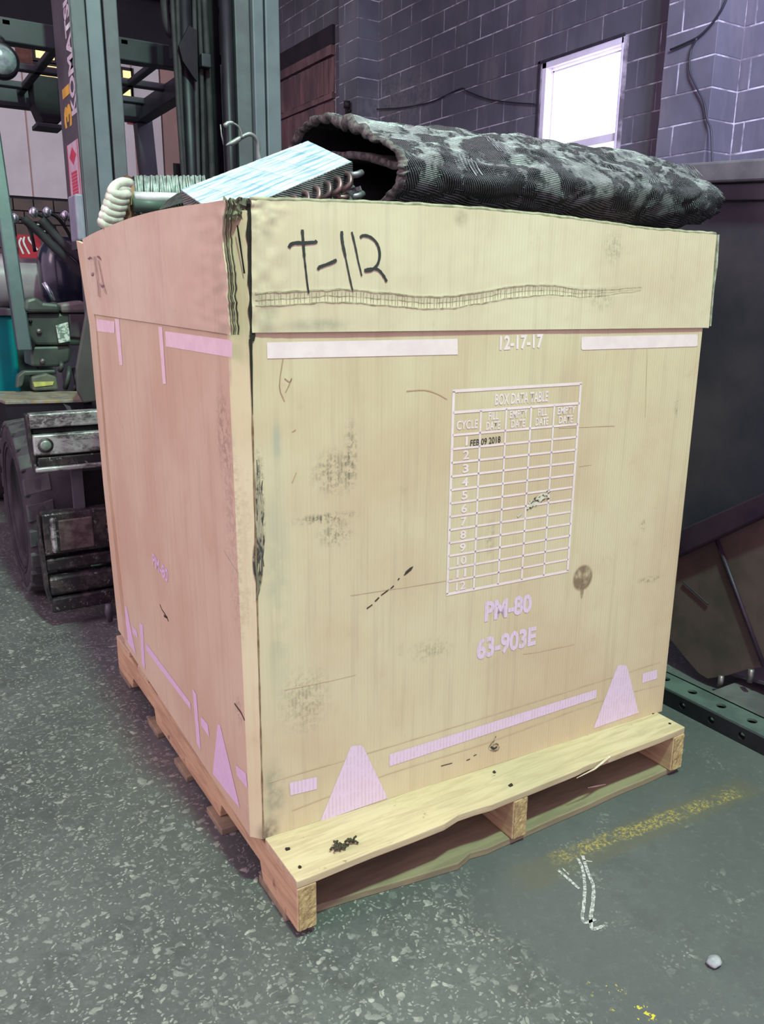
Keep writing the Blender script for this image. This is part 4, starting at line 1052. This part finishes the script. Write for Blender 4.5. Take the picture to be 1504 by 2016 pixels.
# body of the hopper behind the side plate
prof = [(Y0, rimz(Y0)), (Y0, .45), (-.35, .14), (.2, .06), (.5, .18), (Y1, .85), (Y1, rimz(Y1))]
def shell(x0, x1, th):
    mb = MB()
    for (a, b) in zip(prof[:-1], prof[1:]):
        d = Vector((0, b[0]-a[0], b[1]-a[1])).normalized(); n = Vector((0, -d.z, d.y))*th
        mb.prism([(x0, a[0], a[1]), (x1, a[0], a[1]), (x1, b[0], b[1]), (x0, b[0], b[1])], n)
    return mb
shell(XH+.014, 2.6, .008).build('hopper_shell', hop_m, hop)
MB().prism([(2.6, a, b) for a, b in prof], (.012, 0, 0)).build('side_plate', hop_m, hop)
MB().prism([(2.58, Y0, rimz(Y0)), (2.58, Y1, rimz(Y1)), (2.58, Y1, rimz(Y1, .052)), (2.58, Y0, rimz(Y0, .052))], (.06, 0, 0)).build('rim_tube', hrim, hop, bevel=.006)
for yv in (Y0-.03, Y1-.03): MB().box(XH+.025, 2.58, yv, yv+.06, rimz(yv+.03, .052), rimz(yv+.03)).build('rim_tube', hrim, hop, bevel=.006)
bolt_m = simple('worn_steel_pin', (.28, .24, .25), (.14, .12, .13), 30, .4, .6)
for u, v in ((1420, 1342), (1479, 1330)):
    p = hz(u, v, XH-.004); MB().cyl((p.x-.004, p.y, p.z-.018), (p.x-.004, p.y, p.z+.02), .008, 14).build('pin', bolt_m, hop, smooth=True)
# base channel with holes
def holed(y0, y1, w_, th, pitch, r, frame, name, first=None, mat=rail_m):
    """plate along y; frame(a, y, d): a across 0..w_, d depth"""
    mb = MB(); n = 16; bm = mb.bm; y = y0
    def quad(pts): bm.faces.new([bm.verts.new(frame(*p)) for p in pts])
    c = first if first is not None else y0+pitch/2
    centres = []
    while c < y1-pitch*.3:
        if c-pitch/2 >= y0-1e-6: centres.append(c)
        c += pitch
    segs = []; cur = y0
    for c in centres:
        a, b = c-w_/2, c+w_/2
        if a > cur: segs.append(('p', cur, a))
        segs.append(('h', a, b, c)); cur = b
    segs.append(('p', cur, y1))
    for dd in (0, th):
        for sg in segs:
            if sg[0] == 'p': quad([(0, sg[1], dd), (w_, sg[1], dd), (w_, sg[2], dd), (0, sg[2], dd)])
            else:
                a, b, c = sg[1:]
                for k in range(n):
                    t0, t1_ = 2*math.pi*k/n, 2*math.pi*(k+1)/n
                    def o(t):
                        x, yv = math.cos(t), math.sin(t); m = max(abs(x), abs(yv)); return (w_/2+x/m*w_/2, c+yv/m*w_/2, dd)
                    def i(t, d=dd): return (w_/2+math.cos(t)*r, c+math.sin(t)*r, d)
                    quad([o(t0), o(t1_), i(t1_), i(t0)])
                    if dd == 0: quad([i(t0, 0), i(t1_, 0), i(t1_, th), i(t0, th)])
    for a in (0, w_): quad([(a, y0, 0), (a, y1, 0), (a, y1, th), (a, y0, th)])
    bmesh.ops.remove_doubles(bm, verts=bm.verts, dist=1e-5)
    return mb.build(name, mat, hop)
xr = .5*(at(1504, 1500, 2, 0).x+at(1310, 1378, 2, 0).x)
hs = .045
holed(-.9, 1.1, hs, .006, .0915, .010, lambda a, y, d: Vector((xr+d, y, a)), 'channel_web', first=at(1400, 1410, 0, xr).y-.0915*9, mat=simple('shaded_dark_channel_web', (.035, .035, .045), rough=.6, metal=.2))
holed(-.9, 1.1, .085, .006, .0915, .013, lambda a, y, d: Vector((xr+.001+a, y, hs+.006-d)), 'channel_flange', first=at(1416, 1395, 2, hs).y-.0915*9)
MB().box(xr+.08, xr+.086, -.9, 1.1, 0, hs+.006).build('channel_web', rail_m, hop)
MB().box(2.45, 2.55, -.9, 1.1, 0, .05).build('base_channel', rail_m, hop)
greyp = simple('worn_grey_base_plate', (.20, .19, .20), (.12, .11, .12), 6, .5, .3, bump=.2)
MB().box(xr+.086, 2.45, -.8, .18, .030, .042).build('base_plate', greyp, hop)
MB().box(1.75, 2.40, .0, .35, .04, .10).build('cross_member', hop_m, hop, bevel=.004)

# ------------------------------------------------------------------ forklift
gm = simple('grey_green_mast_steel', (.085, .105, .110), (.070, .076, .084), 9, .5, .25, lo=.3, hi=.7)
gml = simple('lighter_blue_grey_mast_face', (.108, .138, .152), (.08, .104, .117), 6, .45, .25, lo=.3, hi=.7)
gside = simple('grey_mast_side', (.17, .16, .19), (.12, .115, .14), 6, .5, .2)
dkm = simple('oily_black_steel', (.014, .014, .024), (.03, .03, .04), 10, .4, .4)
guard_m = simple('dark_slate_guard_paint', (.060, .068, .082), (.040, .044, .056), 5, .45, .2)
rub = simple('worn_black_rubber', (.050, .045, .054), (.026, .024, .030), 12, .75, bump=.4)
rubl = simple('green_grey_tread', (.066, .072, .068), (.040, .040, .043), 12, .8, bump=.4)  # tread blocks a little greener and paler than the tyre
fork = thing('forklift', 'grey-green industrial forklift parked behind the cardboard box, seen from its front left', 'forklift', (.42, 2.6, 0))
MY = 2.1; Z0, Z1 = .12, 2.75
def rail_(x0, x1, y0, y1, mat, name='mast_rail', z0=Z0, z1=Z1, bevel=.004): return MB().box(x0, x1, y0, y1, z0, z1).build(name, mat, fork, bevel=bevel)
xa = lambda u, v=0, y=MY: at(u, v, 1, y).x
rail_(.208, .257, MY, MY+.17, gm); rail_(.261, .312, MY+.004, MY+.15, gml); rail_(.319, .366, MY, MY+.15, gm)
rail_(.245, .330, MY+.03, MY+.14, dkm, 'mast_channel_back')
rail_(.203, .2075, MY+.002, MY+.27, gside, 'mast_side_plate', z0=1.26, bevel=0)
rail_(.812, .872, MY+.03, MY+.16, gm); rail_(.874, .918, MY+.004, MY+.15, gml); rail_(.924, .982, MY, MY+.17, gml)
rail_(.862, .935, MY+.04, MY+.14, dkm, 'mast_channel_back'); rail_(.792, .812, MY+.05, MY+.14, dkm, 'mast_channel_back')
# tie bars between the rails
for zc, hh2 in ((2.62, .10), (.35, .16)): MB().box(.22, .94, MY+.14, MY+.19, zc-hh2/2, zc+hh2/2).build('cross_tie', gm, fork, bevel=.006)
# lift cylinders, chains and hoses
cyl_m = simple('dark_cylinder_steel', (.030, .032, .045), (.018, .018, .028), 8, .45, .4)
for x, r, y in ((.775, .022, MY+.03), (.66, .030, MY+.16), (.40, .022, MY+.22)):
    MB().cyl((x, y, .15), (x, y, 2.6), r, 20).build('lift_cylinder', cyl_m, fork, smooth=True)
for i, x in enumerate((.615, .632, .690, .706, .735)):
    pts = [(x+.012*math.sin(z*2.2+i), MY+.12+.01*i, z) for z in [k*.2 for k in range(2, 14)]]
    MB().tube(pts, .009 if i < 4 else .013, 8).build('hydraulic_hose', rub, fork, smooth=True)
MB().box(.665, .80, MY+.165, MY+.18, Z0, Z1).box(.60, .66, MY+.19, MY+.20, Z0, 1.6).build('dark_backing_plate', dkm, fork)  # dark plates added behind the hoses to darken the gaps
c0 = at(382, 190, 1, MY+.2)
MB().tube([c0+Vector((.035*math.cos(t), 0, .07*math.sin(t))) for t in [k*math.pi/8 for k in range(-9, 6)]], .006, 8).build('hose_loop', rub, fork, smooth=True)
a = at(350, 62, 1, MY+.2); MB().box(a.x-.03, a.x+.04, MY+.17, MY+.23, a.z-.10, a.z+.06).build('valve_block', guard_m, fork, bevel=.006)
a = at(335, 10, 1, MY+.2); MB().tube(fine([a+Vector((-.02, 0, .12)), a+Vector((-.02, 0, -.04)), a+Vector((.0, 0, -.10)), a+Vector((.03, 0, -.05)), a+Vector((.03, 0, .12))], 5), .016, 10).build('hydraulic_hose', rub, fork, smooth=True)
pts = [at(352, 90, 1, MY+.1), at(360, 120, 1, MY+.1), at(380, 150, 1, MY+.1), at(388, 160, 1, MY+.1), at(388, 60, 1, MY+.1), at(372, 50, 1, MY+.1)]
MB().prism(pts, (0, .012, 0)).build('gusset', dkm, fork)
a, b = at(395, 105, 1, MY+.12), at(415, 135, 1, MY+.12); MB().box(a.x, b.x, MY+.11, MY+.15, b.z, a.z).build('bracket', guard_m, fork, bevel=.004)
# lettering on the mast side
wl_m = simple('white_letter_vinyl', (.78, .74, .80), (.6, .57, .62), 20, .5); yl_m = simple('yellow_letter_vinyl', (.68, .42, .06), (.5, .3, .05), 20, .5)
xs_ = .2024; nX = Vector((-1, 0, 0))
def msd(y, z): return Vector((xs_, y, z))
def yz(u, v): return at(u, v, 0, xs_)
k0, k1 = yz(152, 221), yz(141, 221); s0 = yz(135, 0)
kz0 = k0.z; hL = (s0.z-k0.z)*7/6.05
text('KOMATSU', [msd(k0.y, kz0), msd(k0.y, kz0+hL), msd(k1.y, kz0+hL), msd(k1.y, kz0)], wl_m, fork, 'side_lettering', nX, bold=.03)
p0, p1 = yz(143, 245), yz(128, 245); z31 = p0.z; p2 = yz(130, 170)
text('31', [msd(p0.y, z31), msd(p0.y, p2.z), msd(p1.y, p2.z), msd(p1.y, z31)], yl_m, fork, 'fleet_number', nX, bold=.04)
lab_m = simple('white_warning_decal', (.66, .55, .62), (.55, .42, .5), 20, .5); redl = simple('red_warning_print', (.50, .05, .09), rough=.5)
q0, q1 = yz(163, 400), yz(141, 400); dz0 = q0.z; dz1 = yz(150, 275).z; ya_, yb_ = q0.y, q1.y; dy_ = yb_-ya_; ym_ = (ya_+yb_)/2
MB().box(xs_-.0012, xs_-.0002, ya_, yb_, dz0, dz1).build('warning_decal', lab_m, fork)
for k in range(9):
    zz0 = dz0+.015+k*(dz1-dz0-.11)/9; MB().box(xs_-.0020, xs_-.0012, ya_+dy_*.25, ya_+dy_*.75, zz0, zz0+.009).build('decal_line', redl, fork)
zc = dz1-.045; MB().prism([(xs_-.0012, ym_, zc+.03), (xs_-.0012, ym_+dy_*.3, zc), (xs_-.0012, ym_, zc-.03), (xs_-.0012, ym_-dy_*.3, zc)], (-.001, 0, 0)).build('decal_diamond', redl, fork)
MB().box(xs_-.0020, xs_-.0012, ya_+.004, ya_+.012, dz0, dz1).box(xs_-.0020, xs_-.0012, yb_-.012, yb_-.004, dz0, dz1).build('decal_border', redl, fork)
a = at(150, 440, 0, xs_); MB().box(xs_-.03, xs_, MY+.0, MY+.12, a.z-.07, a.z+.09).build('tilt_bracket', simple('pale_blue_grey_bracket', (.36, .38, .46), (.28, .3, .38), 10, .5), fork, bevel=.008)
# overhead guard
GZ = 2.1; gy0, gy1 = 2.58, 3.74; gxr = .90; gxl = -.16
def bar(x0, x1, y0, y1, z0, z1, name='guard_bar', mat=guard_m): return MB().box(x0, x1, y0, y1, z0, z1).build(name, mat, fork, bevel=.005)
bar(gxl, gxr+.04, gy0, gy0+.05, GZ-.085, GZ, 'guard_front_beam'); bar(gxl, gxr+.04, gy1, gy1+.06, GZ-.09, GZ, 'guard_rear_beam')
bar(gxr-.02, gxr+.05, gy0, gy1+.06, GZ-.09, GZ, 'guard_side_rail'); bar(gxl-.03, gxl+.03, gy0, gy1+.06, GZ-.07, GZ, 'guard_side_rail')
bar(gxl, gxr, 2.80, 2.84, GZ-.035, GZ+.02)
for y in (3.22, 3.58): bar(gxl, gxr, y, y+.05, GZ-.03, GZ)
for x in (.06, .28, .50, .70): bar(x, x+.035, gy0, gy1, GZ-.03, GZ-.005)
def post(p, q, sx_, sy_, name, mat=guard_m):
    p, q = Vector(p), Vector(q)
    f = lambda c: [c+Vector((-sx_, -sy_, 0)), c+Vector((sx_, -sy_, 0)), c+Vector((sx_, sy_, 0)), c+Vector((-sx_, sy_, 0))]
    return MB().hexa(f(p), f(q)).build(name, mat, fork, bevel=.006)
post((1.0, 3.84, .9), (.93, 3.80, GZ-.05), .045, .04, 'rear_guard_post'); post((-.12, 3.78, .9), (-.12, 3.78, GZ-.05), .04, .04, 'rear_guard_post')
pil_m = simple('pale_blue_green_pillar_paint', (.13, .19, .20), (.08, .13, .135), 6, .4, .2)
b0 = at(48, 690, 1, 2.40); b1 = at(2, 380, 1, 2.52)
dirv = (b1-b0); top = b0+dirv*((GZ-.05-b0.z)/dirv.z)
post(b0, top, .026, .03, 'front_guard_post', pil_m); post((.93, 2.40, .8), (.93, gy0, GZ-.05), .026, .03, 'front_guard_post', pil_m)
# hanging lamp box and the round work light
a, b = at(66, 190, 1, 3.5), at(122, 246, 1, 3.5)
MB().prism([(a.x, 3.5, a.z+.10), (b.x, 3.5, a.z+.10), (b.x-.0, 3.5, b.z+.02), (b.x-.02, 3.5, b.z), (a.x+.03, 3.5, b.z), (a.x+.02, 3.5, b.z+.03), (a.x, 3.5, a.z-.03)], (0, .14, 0)).build('lamp_box', dkm, fork, bevel=.006)
MB().box(a.x+.0, b.x, 3.48, 3.62, b.z-.022, b.z-.002).build('lamp_box_foot', guard_m, fork, bevel=.003)
wlc = at(4, 118, 1, 2.42)
wk = MB().lathe(wlc, (0, 1, 0), [(.052, 0), (.060, .004), (.062, .03), (.05, .07), (.02, .09)], 32).build('work_light', dkm, fork, smooth=True)
MB().lathe(wlc+Vector((0, -.006, 0)), (0, 1, 0), [(.005, -.012), (.03, -.008), (.048, 0), (.05, .006)], 32).build('lens', simple('glass_lens', (.24, .31, .31), (.10, .14, .15), 25, .15, .3), wk, smooth=True)
MB().tube([wlc+Vector((0, .05, .05)), (wlc.x+.02, gy0-.06, GZ-.1), (wlc.x+.02, gy0+.02, GZ-.07)], .014, 8).build('lamp_arm', dkm, fork, smooth=True)
# wheels
def wheel(xc, yc, r, w_, s):
    t = MB(); hw = w_/2
    prof = [(r*.60, -hw*.80), (r*.66, -hw*.92), (r*.80, -hw), (r*.92, -hw*.98), (r*.985, -hw*.80), (r, -hw*.5), (r, hw*.5), (r*.985, hw*.80), (r*.92, hw*.98), (r*.80, hw), (r*.66, hw*.92), (r*.60, hw*.8)]
    t.lathe((xc, yc, r), (1, 0, 0), prof, 64); ty = t.build('tyre', rub, fork, smooth=True)
    t = MB()
    for k in range(22):
        for side in (-1, 1):
            a = 2*math.pi*(k+(.5 if side > 0 else 0))/22; da = .105
            def P(ang, rr, x): return (xc+x, yc+rr*math.sin(ang), r+rr*math.cos(ang))
            x0, x1 = (-hw*1.0, -hw*.12) if side < 0 else (hw*.12, hw*1.0)
            sk = .04
            xa_, xb_ = (x0, x1)
            lo = [P(a-da, r*.93, xa_), P(a-da+sk, r*.97, xb_), P(a+da+sk, r*.97, xb_), P(a+da, r*.93, xa_)]
            hi = [P(a-da*.9, r*.985, xa_), P(a-da*.9+sk, r*1.015, xb_), P(a+da*.9+sk, r*1.015, xb_), P(a+da*.9, r*.985, xa_)]
            m = MB(); m.hexa(lo, hi); m.build('tread_block', rubl, ty, bevel=.004, seg=1)
    t = MB(); t.lathe((xc, yc, r), (1, 0, 0), [(r*.61, -hw*.82), (r*.60, -hw*.86), (r*.55, -hw*.84), (r*.53, -hw*.3), (r*.2, -hw*.2), (r*.16, -hw*.5), (.01, -hw*.5)], 48)
    t.build('wheel_rim', simple('dusty_dark_rim', (.045, .040, .048), (.03, .027, .03), 12, .6, .2), ty, smooth=True)
    for rr, hh3 in ((.70, .955), (.76, .985)):
        t = MB(); t.tube([(xc-hw*hh3, yc+r*rr*math.sin(a), r+r*rr*math.cos(a)) for a in [2*math.pi*k/56 for k in range(56)]], .004, 6, closed=True); t.build('sidewall_ring', rub, ty, smooth=True)
    return ty
RW = .325
wheel(-.03, 2.12, RW, .20, 1); wheel(.93, 2.12, RW, .20, 1)
for x in (.0, .88): MB().lathe((x, 3.75, .25), (1, 0, 0), [(.16, -.07), (.25, -.07), (.255, 0), (.25, .07), (.16, .07)], 40).build('rear_tyre', rub, fork, smooth=True)
# chassis, hood, counterweight
MB().box(.10, .84, 2.25, 3.4, .16, .60).build('chassis', dkm, fork, bevel=.01)
MB().box(.02, .92, 3.35, 4.25, .22, .95).build('counterweight', gm, fork, bevel=.04)
teal = simple('teal_body_paint', (.0, .28, .29), (.0, .20, .22), 3, .35)
a, b = at(-60, 622, 1, 2.85), at(43, 772, 1, 2.85)
MB().box(a.x, b.x, 2.85, 3.35, b.z-.1, a.z).build('teal_side_panel', teal, fork, bevel=.01)
MB().box(a.x, b.x+.01, 2.83, 3.35, a.z, a.z+.03).build('panel_ledge', gside, fork, bevel=.004)
tank_m = simple('off_white_tank_paint', (.50, .45, .48), (.32, .28, .32), 6, .4)
ta, tb2 = at(-10, 553, 1, 3.15), at(72, 553, 1, 3.15)
zt_ = ta.z
MB().lathe((ta.x-.2, 3.25, zt_), (1, 0, 0), [(.03, 0), (.10, .03), (.125, .08), (.125, .40), (.118, .43), (.125, .46), (.11, .53), (.04, .56)], 36).build('gas_cylinder', tank_m, fork, smooth=True)
a, b = at(33, 462, 1, 3.15), at(80, 500, 1, 3.15)
rp = MB().box(a.x, b.x, 3.13, 3.15, b.z-.02, a.z).build('red_sticker_panel', simple('red_sticker', (.55, .02, .05), rough=.5), fork)
for (c1, c2) in (((46, 500), (42, 468)), ((58, 500), (48, 466)), ((74, 492), (56, 466))):
    p0, p2 = at(c1[0], c1[1], 1, 3.129), at(c2[0], c2[1], 1, 3.129)
    stroke(fine([p0, p0.lerp(p2, .55)+Vector((-.012, 0, .008)), p2], 5), .008, (0, -1, 0), 'white_arc', wl_m, rp)
# seat: black glossy shell
gloss = simple('glossy_black_vinyl', (.012, .013, .028), (.02, .022, .04), 3, .18, spec=.6)
sc = at(128, 540, 1, 2.95); bm = bmesh.new(); bmesh.ops.create_uvsphere(bm, u_segments=32, v_segments=20, radius=1)
for q in bm.verts:
    x, y, z = q.co; pw = lambda t: math.copysign(abs(t)**.75, t); q.co = Vector((sc.x+pw(x)*.115, sc.y+pw(y)*.12, sc.z+pw(z)*.165))
me = bpy.data.meshes.new('seat_back'); bm.to_mesh(me); bm.free(); link('seat_back', me, gloss, fork, True)
MB().box(sc.x-.1, sc.x+.5, 2.85, 3.3, .62, sc.z-.12).build('engine_hood', gm, fork, bevel=.03)
# levers
chrome = simple('chrome_lever', (.6, .6, .66), (.4, .4, .48), 10, .2, .9)
for (u0, v0, u1, v1) in ((66, 418, 122, 475), (92, 417, 140, 470), (128, 424, 150, 480), (28, 430, 60, 455)):
    a, b = at(u0, v0, 1, 2.62), at(u1, v1, 1, 2.62)
    lv = MB().tube(fine([b+Vector((.01, 0, -.08)), b, a.lerp(b, .4)+Vector((.01, 0, .015)), a], 5), .007, 8).build('control_lever', dkm, fork, smooth=True)
    t = MB(); t.lathe(a, (0, 0, 1), [(.004, -.022), (.014, -.018), (.019, -.006), (.018, .010), (.010, .020), (.003, .022)], 18); t.build('knob', chrome, lv, smooth=True)
for pl in ([(46,430),(75,455),(110,490),(140,518),(165,545)], [(80,432),(105,460),(135,490),(160,512)]):
    MB().tube(fine([at(u, v, 1, 2.55) for u, v in pl], 4), .017, 8).build('rubber_strap', rub, fork, smooth=True)
a, b = at(62, 440, 1, 2.64), at(92, 455, 1, 2.64)
mb = MB()
for (u0, v0, u1, v1) in ((62, 443, 92, 441), (92, 441, 93, 455), (93, 455, 74, 456), (74, 456, 73, 442)): mb.tube([at(u0, v0, 1, 2.63), at(u1, v1, 1, 2.63)], .0022, 6)
mb.build('gauge_frame', wl_m, fork); MB().box(a.x, b.x+.02, 2.64, 2.68, b.z-.01, a.z+.01).build('gauge_panel', dkm, fork, bevel=.01)
MB().tube([at(86, 556, 1, 2.5), at(98, 575, 1, 2.5), at(106, 592, 1, 2.5)], .010, 8).build('pedal_arm', chrome, fork, smooth=True)
# cowl
cow = simple('dull_olive_grey_cowl_paint', (.115, .140, .122), (.07, .088, .08), 7, .45, .15, lo=.35, hi=.6)
yc_ = 2.42
def cowlp(pl, name, mat, y, d, bev=.006): return MB().prism([at(u, v, 1, y) for u, v in pl], (0, d, 0)).build(name, mat, fork, bevel=bev)
cowlp([(48,612),(50,590),(70,584),(85,595),(118,598),(120,615),(60,615)], 'cowl_lip', cow, yc_-.03, .12, .012)
cowlp([(118,598),(160,592),(180,600),(180,616),(120,616)], 'cowl_lip', simple('mauve_grey_cowl', (.30, .26, .27), (.2, .17, .18), 8, .5), yc_-.02, .12, .012)
cowlp([(50,616),(180,616),(180,655),(165,680),(70,680),(52,660)], 'cowl_panel', cow, yc_, .18, .012)
cowlp([(135,618),(180,618),(180,668),(137,664)], 'cowl_cover', simple('brown_grey_cover', (.11, .09, .10), (.06, .05, .06), 10, .6), yc_-.012, .03)
cowlp([(60,682),(140,680),(138,712),(115,722),(62,722)], 'lower_cowl', cow, yc_+.01, .18, .01)
cowlp([(110,641),(134,634),(139,672),(116,676)], 'worn_plate', simple('flaking_green_white_paint', (.55, .60, .55), (.15, .22, .18), 60, .5, lo=.45, hi=.55), yc_-.018, .006, .001)
for (u, v) in ((77, 652), (84, 711), (60, 633)):
    p = at(u, v, 1, yc_-.004); MB().cyl(p+Vector((0, -.008, 0)), p+Vector((0, .012, 0)), .010 if v != 633 else .006, 12).build('bolt', bolt_m if v != 633 else dkm, fork, smooth=True)
cowlp([(58,672),(70,674),(66,690),(59,686)], 'slot', dkm, yc_-.006, .01, 0)
# step and pedals below the cowl
cowlp([(33,765),(35,740),(48,730),(110,728),(112,736),(50,740),(45,760)], 'step_frame', cow, yc_-.0, .05, .006)
cowlp([(62,742),(92,735),(112,742),(116,768),(66,770)], 'step_bracket', simple('grey_khaki_bracket', (.16, .18, .13), (.10, .12, .09), 15, .6), yc_-.02, .08, .008)
cowlp([(65,752),(106,751),(104,758),(68,762)], 'yellow_tape', simple('faded_yellow_tape', (.50, .50, .12), (.35, .35, .12), 40, .6), yc_-.024, .004, 0)
for (u0, v0, u1, v1) in ((136, 722, 128, 765), (146, 725, 150, 775), (120, 712, 118, 730), (155, 735, 145, 770)):
    MB().tube([at(u0, v0, 1, yc_), at((u0+u1)/2+3, (v0+v1)/2, 1, yc_-.02), at(u1, v1, 1, yc_)], .010, 8).build('linkage_rod', cow if u0 != 146 else dkm, fork, smooth=True)
g = G('worn_pale_step_plate', .6, .2); n = g.noise(14, 5, .7); n2_ = g.noise(40, 4, .7)
c = g.mix(g.step(n, .4, .6), (.25, .25, .21), (.14, .14, .12)); c = g.mix(g.math('MULTIPLY', g.step(n2_, .5, .6), .55), c, (.30, .20, .04)); stepm = g.done(c)
z_s = at(60, 785, 1, 2.2).z
sa, sb, sc_, sd = at(10, 790, 2, z_s), at(165, 786, 2, z_s), at(155, 770, 2, z_s), at(-40, 770, 2, z_s)
MB().prism([sa, sb, sc_, sd], (0, 0, -.012)).build('step_plate', stepm, fork, bevel=.002)
MB().prism([sa+Vector((0, .01, -.012)), sb+Vector((0, .01, -.012)), sc_+Vector((0, 0, -.012)), sd+Vector((0, 0, -.012))], (0, 0, -.10)).build('fender', dkm, fork)
boot = simple('grey_brown_rubber_flap', (.11, .10, .10), (.075, .07, .07), 4, .7)
cowlp([(172,600),(186,640),(195,740),(196,790),(165,794),(152,770),(150,725)], 'rubber_flap', boot, 2.0, .02, .006)
cowlp([(125,795),(138,800),(143,812),(136,812)], 'small_tab', gside, 2.0, .01, 0)
# carriage with hook plates
g = G('scraped_bright_steel', .42, .6, .5); n = g.noise(16, 5, .75, g.vmul(g.pos, (.6, 1, 1.4))); n2_ = g.noise(60, 4, .7)
c = g.mix(g.step(n, .42, .60), (.46, .44, .46), (.10, .09, .095)); c = g.mix(g.math('MULTIPLY', g.step(n2_, .55, .62), .5), c, (.62, .60, .62)); g.bump(n, .3, .003); bright = g.done(c)
g = G('dark_scraped_shaded_steel', .45, .55, .5); n = g.noise(18, 5, .75); n2_ = g.noise(50, 4, .7)
c = g.mix(g.step(n, .45, .62), (.030, .027, .032), (.085, .070, .070)); c = g.mix(g.math('MULTIPLY', g.step(n2_, .60, .64), .5), c, (.40, .38, .38)); g.bump(n, .3, .003); dark_st = g.done(c)  # dark scraped steel; the box's shadow on the lower carriage is painted in
CY = 1.65
car = {}
def cbox(u0, v0, v1, y0, y1, name, mat, x1=.96, bev=.004, dz=0):
    p = at(u0, v0, 1, y0); q = at(u0, v1, 1, y0)
    return MB().box(p.x, x1, y0, y1, q.z, p.z).build(name, mat, fork, bevel=bev)
def cpl(pl, y, d, name, mat, bev=.004): return MB().prism([at(u, v, 1, y) for u, v in pl], (0, d, 0)).build(name, mat, fork, bevel=bev)
zc_ = lambda u, v: at(u, v, 1, CY).z
def cz(u, v0, v1, y0, y1, name, mat, x1=.96, bev=.005):
    p, q = at(u, v0, 1, y0), at(u, v1, 1, y0); return MB().box(p.x, x1, y0, y1, q.z, p.z).build(name, mat, fork, bevel=bev)
cz(56, 816, 845, CY, CY+.05, 'upper_hook_lip', bright)
cz(62, 845, 856, CY+.02, CY+.05, 'hook_gap', dkm)
ub = cz(64, 858, 899, CY-.008, CY+.05, 'upper_carriage_bar', bright)
cz(74, 901, 922, CY, CY+.05, 'upper_hook_foot', dark_st); cz(70, 922, 932, CY-.005, CY+.05, 'hook_toe', bright)
cpl([(55, 816), (66, 880), (74, 930), (70, 934), (60, 890), (50, 818)], CY+.004, .045, 'hook_side', dark_st, .002)
p = at(90, 877, 1, CY-.010)
MB().lathe(p, (0, 1, 0), [(.021, -.003), (.024, 0), (.024, .01)], 28).build('bolt_ring', dark_st, fork, smooth=True)
MB().lathe(p, (0, 1, 0), [(.012, -.008), (.016, -.006), (.018, 0), (.018, .01)], 28).build('bolt', simple('green_grey_bolt', (.26, .32, .28), (.16, .2, .18), 30, .4, .5), fork, smooth=True)
MB().box(.02, .96, CY+.05, CY+.12, zc_(150, 1010), zc_(150, 935)).build('backing_plate', dkm, fork)
MB().box(-.0, .035, CY+.03, CY+.05, zc_(110, 1012), zc_(110, 930)).build('upright_strip', gside, fork)
lb = cz(82, 1014, 1096, CY+.0, CY+.06, 'lower_carriage_bar', dark_st)
cz(98, 1022, 1092, CY-.012, CY+.03, 'end_stop', bright, x1=at(112, 1050, 1, CY-.012).x, bev=.008)
MB().box(at(116, 1050, 1, CY-.006).x, at(185, 1050, 1, CY-.006).x, CY-.006, CY+.01, zc_(116, 1085), zc_(116, 1024)).build('wear_plate', simple('rusty_brown_wear_plate', (.10, .07, .07), (.22, .17, .17), 30, .5, .4), fork, bevel=.004)
cz(90, 1102, 1128, CY+.01, CY+.06, 'lower_hook_bar', dark_st, bev=.008); cz(97, 1138, 1176, CY+.0, CY+.06, 'lower_hook_bar', dark_st, bev=.010)
cz(104, 1180, 1208, CY-.006, CY+.06, 'hook_foot', dark_st, bev=.006)
cpl([(76, 1016), (90, 1100), (98, 1160), (112, 1208), (105, 1206), (92, 1165), (80, 1080)], CY+.006, .05, 'hook_side', dark_st, .002)
for x in (.25, .78):
    MB().box(x-.06, x+.06, CY+.12, MY, .12, .70).build('carriage_arm', dkm, fork, bevel=.01)
p = at(214, 1205, 1, 1.60); MB().tube([p+Vector((.0, 0, .03)), p, p+Vector((.003, 0, -.035))], [.010, .014, .008], 10).build('latch_pin', gside, fork, smooth=True)
